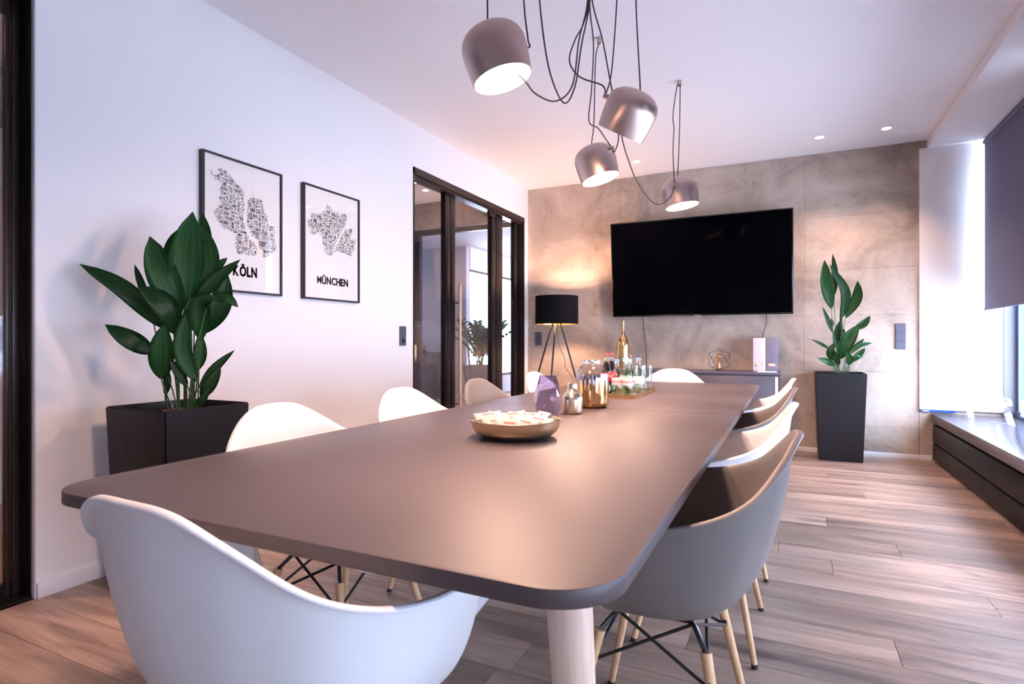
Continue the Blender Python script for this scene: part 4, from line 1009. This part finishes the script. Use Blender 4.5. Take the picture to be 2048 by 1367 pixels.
def poster(y0, y1, z0, z1, label, title, tbox, poly, river, rw, words, big, seed):
    t = thing('framed_poster', label, 'poster', (0, 0, 0), group='framed city posters')
    fw, xf = .011, WX + .031
    fr = MB().box(WX + .001, xf, y0, y0 + fw, z0, z1).box(WX + .001, xf, y1 - fw, y1, z0, z1).box(WX + .001, xf, y0 + fw, y1 - fw, z0, z0 + fw).box(WX + .001, xf, y0 + fw, y1 - fw, z1 - fw, z1)
    fr.build('frame', 'pframe', t, False)
    boxo('print', 'paper', WX + .001, WX + .020, y0 + fw, y1 - fw, z0 + fw, z1 - fw, t)
    boxo('glass', 'posterglass', WX + .0245, WX + .0265, y0 + fw, y1 - fw, z0 + fw, z1 - fw, t)
    xp = WX + .0206
    place = lambda a, b: (xp, a, b)
    V, Fc = [], []
    (ta, tz0), (tb_, tz1) = tbox
    hgt = tz1 - tz0; ww = text_w(title, hgt, 1, .04, .06); [add_text(V, Fc, title, ta + dx, tz0 + dz, hgt, (tb_ - ta) / ww, 0, .04, place, .06) for dx, dz in ((-.0007, 0), (.0007, 0))]
    me = bpy.data.meshes.new('title_lettering'); me.from_pydata(V, [], Fc); me.materials.append(M['ink'])
    o = bpy.data.objects.new('title_lettering', me); COL.objects.link(o); o.parent = t
    # words packed into the outline of the city
    V, Fc = [], []; rr = random.Random(seed); g = .0016
    ax0, ax1 = min(p[0] for p in poly), max(p[0] for p in poly); bz0, bz1 = min(p[1] for p in poly), max(p[1] for p in poly)
    nx, nz = int((ax1 - ax0) / g) + 1, int((bz1 - bz0) / g) + 1
    free = [[False] * nx for _ in range(nz)]
    def rdist(a, b):
        m_ = 9
        for (p, q) in zip(river, river[1:]):
            vx, vz = q[0] - p[0], q[1] - p[1]; l2 = vx * vx + vz * vz; s = max(0, min(1, ((a - p[0]) * vx + (b - p[1]) * vz) / l2))
            m_ = min(m_, math.hypot(a - p[0] - s * vx, b - p[1] - s * vz))
        return m_
    for j in range(nz):
        for i in range(nx):
            a, b = ax0 + (i + .5) * g, bz0 + (j + .5) * g
            free[j][i] = inpoly(a, b, poly) and rdist(a, b) > rw
    def fits(i, j, wi, hj):
        if i < 0 or j < 0 or i + wi > nx or j + hj > nz: return False
        for q in range(j, j + hj):
            row = free[q]
            for p in range(i, i + wi):
                if not row[p]: return False
        return True
    cells = [(i, j) for j in range(nz) for i in range(nx) if free[j][i]]
    seq = [(w_, h_) for w_, h_ in big]
    for h_, cnt in ((.019, 14), (.014, 60), (.010, 240), (.0072, 420), (.0052, 380)):
        seq += [(None, h_)] * cnt
    for w_, h_ in seq:
        wd0 = w_ or rr.choice(words)
        if w_ is None and h_ > .006: wd0 = ''.join(wd0[:rr.randint(2, 4)]) if h_ > .009 else wd0[:rr.randint(2, 6)]
        if w_ is None and h_ <= .004: wd0 = wd0[:rr.randint(2, 4)]
        sx = rr.choice((.55, .62, .7)); tw = text_w(wd0, h_, sx, .03)
        vert = rr.random() < .25
        wi, hj = int(tw / g) + 1, int(h_ / g) + 1
        if any(c in 'ÜÖÄ' for c in wd0): hj += max(1, int(h_ * .22 / g))
        if vert: wi, hj = hj, wi
        for _ in range(60 if w_ is None else 500):
            i, j = rr.choice(cells)
            if fits(i, j, wi, hj):
                for q in range(j, j + hj):
                    for p in range(i, i + wi): free[q][p] = False
                if vert: add_text(V, Fc, wd0, ax0 + i * g + h_, bz0 + j * g + .0006, h_ * .95, sx, PI / 2, .03, place)
                else:
                    for dx in ((-.0005, .0005) if h_ > .013 else (0,)): add_text(V, Fc, wd0, ax0 + i * g + dx, bz0 + j * g + .0006, h_ * .95, sx, 0, .03, place)
                break
    me = bpy.data.meshes.new('map_lettering'); me.from_pydata(V, [], Fc); me.materials.append(M['ink'])
    o = bpy.data.objects.new('map_lettering', me); COL.objects.link(o); o.parent = t; o['kind'] = 'stuff'
    return t
def zp3(x, y): return wallYZ(370 + x / 3.797, 270 + y / 3.797)
def zp2(x, y): return wallYZ(600 + x / 9.768, 390 + y / 9.768)
K_poly = [zp3(*p) for p in [(183, 240), (212, 262), (232, 292), (255, 285), (256, 245), (292, 245), (345, 290), (372, 325), (402, 365), (440, 390), (462, 420), (462, 545), (482, 570), (474, 490), (520, 468), (562, 482), (600, 492), (612, 580), (634, 605), (644, 680), (690, 690), (690, 800), (708, 862), (692, 885), (652, 918), (603, 940), (592, 872), (560, 884), (548, 918), (505, 915), (468, 906), (400, 905), (390, 860), (390, 780), (398, 748), (352, 732), (325, 712), (298, 714), (282, 690), (244, 642), (228, 600), (228, 566), (248, 540), (280, 508), (266, 470), (278, 440), (264, 405), (284, 378), (262, 345), (236, 340), (208, 304), (196, 276)]]
K_riv = [zp3(*p) for p in [(468, 560), (462, 640), (476, 700), (505, 775), (545, 800), (560, 850), (565, 900)]]
M_poly = [zp2(*p) for p in [(520, 155), (620, 210), (650, 290), (700, 320), (770, 315), (775, 390), (830, 380), (840, 350), (910, 360), (945, 440), (920, 520), (905, 600), (870, 650), (930, 660), (980, 635), (1050, 660), (1040, 740), (1010, 800), (1020, 850), (1095, 850), (1110, 930), (1080, 990), (1100, 1050), (1050, 1110), (1030, 1210), (980, 1190), (940, 1180), (860, 1120), (810, 1130), (760, 1090), (690, 1130), (670, 1200), (640, 1170), (570, 1220), (540, 1160), (480, 1100), (470, 1010), (450, 940), (450, 850), (430, 770), (380, 740), (280, 780), (220, 750), (210, 670), (150, 580), (170, 480), (230, 440), (240, 340), (330, 350), (430, 350), (450, 300), (520, 310)]]
M_riv = [zp2(*p) for p in [(885, 645), (820, 760), (780, 870), (720, 950), (680, 1080), (665, 1200)]]
def tbox(f, x0, x1, ytop, ybot):
    a0, zb = f(x0, ybot[0]); a1, _ = f(x1, ybot[1]); _, zt = f(x0, ytop); return ((a0, zb), (a1, zt))
K_t = ((zp3(371, 1060)[0], zp3(371, 1060)[1]), (zp3(557, 1078)[0], zp3(371, 982)[1]))
M_t = ((zp3(1010, 1122)[0], zp3(1010, 1122)[1]), (zp3(1247, 1150)[0], zp3(1010, 1064)[1]))
poster(2.006, 2.528, 1.325, 2.056, 'framed cream poster of a city map in letters titled KÖLN', 'KÖLN', K_t, K_poly, K_riv, .007, KOELN, [('H', .034), ('I', .03), ('E', .03), ('KE', .026), ('CH', .026), ('L', .028), ('N', .026), ('S', .026), ('O', .026), ('FLITT', .02), ('ERI', .02), ('DEUTZ', .018), ('H', .03), ('K', .024), ('E', .026), ('TO', .024), ('EL', .022), ('NDRF', .02), ('HEUMAR', .018), ('DF', .02), ('WORRIN', .017), ('BRÜC', .018), ('SÜ', .018), ('LIB', .017), ('DÜNN', .015)], 1)
poster(2.700, 3.222, 1.325, 2.056, 'framed cream poster of a city map in letters titled MÜNCHEN', 'MÜNCHEN', M_t, M_poly, M_riv, .004, MUENCHEN, [('U', .04), ('N', .03), ('G', .028), ('SAL', .026), ('AR', .026), ('E', .03), ('U', .032), ('A', .034), ('C', .032), ('ING', .024), ('HIR', .024), ('ZN', .022), ('FE', .024), ('PERL', .022), ('E', .022), ('SO', .02)], 2)

# ================================================================== THINGS ON THE TABLE
bw = thing('brass_bowl', 'shallow brushed brass bowl full of wrapped wafers on the table', 'bowl', (-.805, 1.70, TZ + .0012))
pb = [(0, .001), (.09, 0), (.108, .004), (.130, .018), (.142, .036), (.1485, .058), (.1475, .0595), (.1463, .058), (.140, .037), (.128, .020), (.106, .006), (.09, .0025), (0, .0025)]
pts = crom([(a, b, 0) for a, b in pb[1:6]], 5); ins = crom([(a, b, 0) for a, b in pb[7:12]], 5)
MB().lathe([(0, 0)] + [(p.x, p.y) for p in pts] + [(.1475, .0595)] + [(p.x, p.y) for p in ins] + [(0, .0025)], 64).build('body', 'brass', bw)

def wafer_bm(lx=.036, ly=.021, h=.010):
    bm = bmesh.new(); nx, ny = 9, 5; top = []; bot = []
    for i in range(nx):
        u = i / (nx - 1) * 2 - 1; ra, rb = [], []
        for j in range(ny):
            v = j / (ny - 1) * 2 - 1
            e = max(0, (abs(u) - .72) / .28); th = h * (1 - e) * (1 - abs(v) ** 6 * .55) + .0006
            x = u * lx * 1.25; y = v * ly * (1 - .12 * (1 - e) + .12 * e) ; z = .0012 * math.sin(v * 9) * e
            ra.append(bm.verts.new((x, y, z + th * .5))); rb.append(bm.verts.new((x, y, z - th * .5)))
        top.append(ra); bot.append(rb)
    for i in range(nx - 1):
        for j in range(ny - 1):
            bm.faces.new((top[i][j], top[i + 1][j], top[i + 1][j + 1], top[i][j + 1])); bm.faces.new((bot[i][j], bot[i][j + 1], bot[i + 1][j + 1], bot[i + 1][j]))
    for i in range(nx - 1):
        bm.faces.new((top[i][0], bot[i][0], bot[i + 1][0], top[i + 1][0])); bm.faces.new((top[i][-1], top[i + 1][-1], bot[i + 1][-1], bot[i][-1]))
    for j in range(ny - 1):
        bm.faces.new((top[0][j], top[0][j + 1], bot[0][j + 1], bot[0][j])); bm.faces.new((top[-1][j], bot[-1][j], bot[-1][j + 1], top[-1][j + 1]))
    for f in bm.faces: f.smooth = True
    bmesh.ops.recalc_face_normals(bm, faces=bm.faces); return bm
bmw = wafer_bm(); wme = bpy.data.meshes.new('wrapper'); bmw.to_mesh(wme); bmw.free(); wme.materials.append(M['wrap'])
V, Fc = [], []; hw = text_w('hanuta', .0115, .75, .035); add_text(V, Fc, 'hanuta', -hw / 2, -.001, .0115, .75, 0, .035, lambda a, b: (a, b, .0060))
lme = bpy.data.meshes.new('print'); lme.from_pydata(V, [], Fc); lme.materials.append(M['redink'])
V, Fc = [], []
yme_ = MB().box(-.028, .028, -.0105, -.0035, .0052, .0057); yo = yme_.build('tmp_print', 'wrap_y'); yme = yo.data; bpy.data.objects.remove(yo)
A0 = math.degrees(YAW)
wl_list = [(-.088, -.02, .060, 15, -12, 'lying over the left rim of the bowl'), (-.062, -.068, .050, 190, 24, 'at the front left of the bowl, lettering upside down'), (-.02, -.088, .045, 186, 26, 'at the front of the bowl, lettering upside down'),
    (.03, -.075, .047, 165, 22, 'front centre of the bowl tipped to one side'), (.072, -.055, .050, 350, 16, 'at the front right of the bowl'), (-.07, .0, .054, 5, 12, 'left of centre on top of the pile'),
    (-.01, .02, .056, 8, 10, 'centre of the pile with a clear view of its end'), (.045, .015, .055, 350, 14, 'right of centre on top of the pile'), (.088, .015, .056, 75, 12, 'standing against the right inside of the bowl'),
    (.075, .045, .052, 60, 20, 'turned crosswise towards the back right of the bowl'), (-.045, .07, .050, 20, 5, 'at the back left of the bowl'), (.015, .085, .046, 345, 5, 'at the very back of the bowl'),
    (-.03, -.03, .044, 100, 8, 'buried crosswise in the middle of the pile'), (.05, -.02, .042, 140, 8, 'buried slantwise right of the middle'), (-.095, .045, .044, 70, 10, 'leaning crosswise on the far left of the pile')]
right_v = Vector((CN, SN, 0)); fwd_v = Vector((-SN, CN, 0))
for i, (a, b, z, rz, tilt, lab) in enumerate(wl_list):
    p = Vector((-.805, 1.70, TZ)) + right_v * a + fwd_v * b + Vector((0, 0, z + .011))
    t = thing('wrapped_wafer', 'white wrapped wafer bar ' + lab, 'snack', p, group='wrapped wafer bars in the brass bowl')
    tl = (abs(tilt) + 16) * (-1 if 90 < rz < 270 else 1) if rz < 50 or rz > 310 or 150 < rz < 220 else tilt
    t.rotation_euler = (math.radians(tl), math.radians(random.uniform(-10, 10)), YAW + math.radians(rz))
    for nm, me in (('wrapper', wme), ('red_print', lme), ('gold_print', yme)):
        o = bpy.data.objects.new(nm, me); COL.objects.link(o); o.parent = t
for i, (a, b, z, lab) in enumerate(((-.092, -.068, .050, 'brown wrapped sweet at the left inside edge of the bowl'), (.030, -.095, .048, 'gold wrapped sweet at the front inside edge of the bowl'))):
    p = Vector((-.805, 1.70, TZ)) + right_v * a + fwd_v * b + Vector((0, 0, z)); t = thing('wrapped_sweet', lab, 'sweet', p, YAW + .5 * i)
    m_ = MB(); bmesh.ops.create_icosphere(m_.bm, subdivisions=2, radius=1, matrix=Matrix.Diagonal((.014, .009, .008, 1))); m_.build('sweet_body', ('candy', 'gold')[i], t)
    for s in (-1, 1):
        m_ = MB().lathe([(.002, .010), (.005, .016), (.009, .023), (.008, .0235), (.0045, .0165), (.002, .0105)], 9, Matrix.Rotation(s * PI / 2, 4, 'Y')); m_.build('twist_end', ('candy', 'gold')[i], t)

# faceted violet vase
fv = thing('faceted_vase', 'violet faceted glass vase behind the brass bowl', 'vase', (-.929, 2.28, TZ + .0005), .3)
def facet(rings, n):
    bm = bmesh.new(); R = []
    for q, (r, z, ph) in enumerate(rings):
        R.append([bm.verts.new((r * math.cos(2 * PI * (i + ph) / n), r * math.sin(2 * PI * (i + ph) / n), z + (random.uniform(-.006, .006) if 0 < q < len(rings) - 1 else 0))) for i in range(n)])
    for a, b, (r0, z0, p0), (r1, z1, p1) in zip(R, R[1:], rings, rings[1:]):
        for i in range(n):
            j = (i + 1) % n
            if p1 > p0: bm.faces.new((a[i], a[j], b[i])); bm.faces.new((a[j], b[j], b[i]))
            else: bm.faces.new((a[i], a[j], b[j])); bm.faces.new((a[i], b[j], b[i]))
    bm.faces.new(R[0][::-1]); return bm
bm = facet([(.042, 0, 0), (.055, .03, .0), (.0605, .082, .5), (.046, .135, 1.0), (.036, .168, 1.0)], 7)
me = bpy.data.meshes.new('vase_body'); bm.to_mesh(me); bm.free(); me.materials.append(M['purple'])
o = bpy.data.objects.new('vase_body', me); COL.objects.link(o); o.parent = fv
sd = o.modifiers.new('solid', 'SOLIDIFY'); sd.thickness = .004; sd.offset = -1

bv = thing('brass_vase', 'small champagne brass bottle vase on the table', 'vase', (-.85, 2.37, TZ + .0005))
pts = crom([(.030, 0, 0), (.039, .002, 0), (.0435, .012, 0), (.0445, .045, 0), (.043, .068, 0), (.036, .085, 0), (.026, .098, 0), (.0215, .110, 0), (.0215, .129, 0), (.0225, .131, 0)], 4)
MB().lathe([(0, 0)] + [(p.x, p.y) for p in pts] + [(.020, .131), (.0185, .11), (.0, .09)], 40).build('body', 'champ', bv)

jr = thing('glass_jar', 'large clear glass jar fading into a gold mirrored base', 'jar', (-.847, 2.64, TZ + .0005))
pts = crom([(.05, 0, 0), (.066, .004, 0), (.0765, .018, 0), (.0785, .04, 0), (.0785, .15, 0), (.073, .172, 0), (.058, .190, 0), (.044, .201, 0), (.0405, .206, 0), (.0405, .222, 0)], 5)
o = MB().lathe([(0, .0)] + [(p.x, p.y) for p in pts], 56).build('jar_body', 'jar', jr)
sd = o.modifiers.new('solid', 'SOLIDIFY'); sd.thickness = .003; sd.offset = -1
MB().lathe([(.0405, .206), (.0425, .207), (.0425, .222), (.0405, .223), (.038, .222), (.038, .206), (.0405, .206)], 48).build('neck_ring', 'glass', jr)

# tray with bottles and glasses
trc = (-1.045, -.758, 3.105, 3.64)
ty = thing('serving_tray', 'rectangular gold tray with bottles and glasses', 'tray', ((trc[0] + trc[1]) / 2, (trc[2] + trc[3]) / 2, TZ + .0005))
hx, hy = (trc[1] - trc[0]) / 2, (trc[3] - trc[2]) / 2
boxo('base', 'gold', -hx, hx, -hy, hy, 0, .004, ty)
for a in ((-hx, hx, -hy, -hy + .004), (-hx, hx, hy - .004, hy), (-hx, -hx + .004, -hy + .004, hy - .004), (hx - .004, hx, -hy + .004, hy - .004)):
    boxo('rim', 'gold', *a, .004, .022, ty)
ZT = TZ + .0052
LB = [(0, 0), (.026, 0), (.030, .004), (.0305, .02), (.0305, .085), (.027, .11), (.019, .14), (.0145, .16), (.0128, .18), (.0128, .192), (.0142, .193), (.0142, .198)]
CB = [(0, 0), (.024, 0), (.0285, .005), (.029, .02), (.0265, .045), (.026, .06), (.029, .085), (.0295, .115), (.026, .145), (.018, .175), (.0135, .195), (.0125, .225), (.014, .228), (.014, .234)]
def bottle(x, y, prof, glass, liquid, fill, lab, lz, cap, label, sc_=1.0, logo=None):
    t = thing('bottle', label, 'bottle', (x, y, ZT), random.uniform(0, 6), 'soft drink bottles on the gold tray'); t.scale = (sc_,) * 3
    MB().lathe(prof, 28).build('glass_body', glass, t)
    inn = [(max(0, r - .0022), z + .003) for r, z in prof if z <= fill]; inn.append((inn[-1][0] * .96, fill)); inn.append((0, fill))
    MB().lathe(inn, 24).build('drink', liquid, t)
    def rad(z):
        for (r0, z0), (r1, z1) in zip(prof, prof[1:]):
            if z0 <= z <= z1 and z1 > z0: return r0 + (r1 - r0) * (z - z0) / (z1 - z0)
        return prof[-1][0]
    n_ = 6; zz = [lz[0] + (lz[1] - lz[0]) * i / n_ for i in range(n_ + 1)]
    lo = MB().lathe([(rad(z) + .0005, z) for z in zz] + [(rad(z) + .0002, z) for z in reversed(zz)], 28).build('label', lab, t)
    topz = prof[-1][1]
    MB().lathe([(0, topz + .004), (.0125, topz + .0035), (.0150, topz), (.0160, topz - .006), (.0145, topz - .006), (.0142, topz), (0, topz)], 21).build('crown_cap', cap, t)
    if logo:
        P = [((rad(sum(lz) / 2) + .0012) * math.cos(a), (rad(sum(lz) / 2) + .0012) * math.sin(a), sum(lz) / 2 + .006 * math.sin(a * 9)) for a in [k_ * .12 for k_ in range(53)]]
        MB().tube(P, .0013, 5).build('label_wave', logo, lo)
bottle(-.955, 3.245, CB, 'cglass', 'cola', .19, 'redlabel', (.085, .13), 'redcap', 'dark cola bottle with red cap, the one standing partly behind the glass jar', logo='whitelabel')
bottle(-.968, 3.40, CB, 'cglass', 'cola', .19, 'redlabel', (.085, .13), 'redcap', 'dark cola bottle with red cap, the one behind its twin', logo='whitelabel')
bottle(-.890, 3.235, LB, 'bglass', 'lemon', .150, 'whitelabel', (.06, .10), 'bluecap', 'pale lemonade bottle with blue cap next to the cola bottles', 1.02, 'redlabel')
bottle(-.822, 3.215, LB, 'bglass', 'lemon', .150, 'whitelabel', (.06, .10), 'greencap', 'pale lemonade bottle with green cap at the front corner of the tray', 1.02, 'redlabel')
bottle(-.893, 3.42, LB, 'bglass', 'lemon', .150, 'whitelabel', (.06, .10), 'bluecap', 'pale lemonade bottle with blue cap in the second row beside the cola', 1.05)
bottle(-.861, 3.335, LB, 'bglass', 'lemon', .150, 'whitelabel', (.06, .10), 'greencap', 'pale lemonade bottle with green cap in the second row', 1.05)
bottle(-.795, 3.352, LB, 'bglass', 'lemon', .150, 'whitelabel', (.06, .10), 'bluecap', 'pale lemonade bottle with blue cap closest to the drinking glasses', 1.05)
def tumbler(x, y, z, label):
    t = thing('drinking_glass', label, 'glass', (x, y, z), 0, 'clear tumblers on the gold tray')
    MB().lathe([(0, 0), (.024, 0), (.026, .003), (.030, .112), (.0285, .112), (.0245, .010), (0, .009)], 28).build('glass_wall', 'glass', t)
    MB().lathe([(0, .001), (.0235, .001), (.024, .008), (0, .008)], 24).build('thick_base', 'acryl', t)
tumbler(-.822, 3.50, ZT, 'clear tumbler standing behind the lemonade bottles, lower one of its stack')
tumbler(-.822, 3.50, ZT + .048, 'clear tumbler stacked on top behind the lemonade bottles')
tumbler(-.795, 3.585, ZT, 'clear tumbler at the far tray edge, lower one of its stack')
tumbler(-.795, 3.585, ZT + .048, 'clear tumbler stacked on top at the far tray edge')
dc = thing('glass_carafe', 'clear glass carafe with a ball stopper behind the bottles', 'carafe', (-.90, 3.555, ZT))
MB().lathe([(0, 0), (.036, 0), (.042, .006), (.043, .06), (.038, .11), (.022, .15), (.016, .17), (.017, .20), (.0155, .20), (.0145, .17), (.036, .108), (.041, .06), (.040, .01), (0, .008)], 32).build('body', 'glass', dc)
m_ = MB(); bmesh.ops.create_uvsphere(m_.bm, u_segments=18, v_segments=12, radius=.0165, matrix=Matrix.Translation((0, 0, .217))); m_.build('ball_stopper', 'acryl', dc)

# ================================================================== OUTSIDE
of = thing('street_building', 'pale office block with long window bands outside the window', 'building', (46, 64, -14))
boxo('facade', 'facade', 0, 14, -45, 40, 0, 24, of)
for i in range(7): boxo('window_band', 'facade_glass', -.15, 0, -44, 39, 1.2 + i * 3.3, 2.9 + i * 3.3, of)
for i in range(7): boxo('ledge', 'facade', -.5, -.15, -45, 40, 3.05 + i * 3.3, 3.35 + i * 3.3, of)
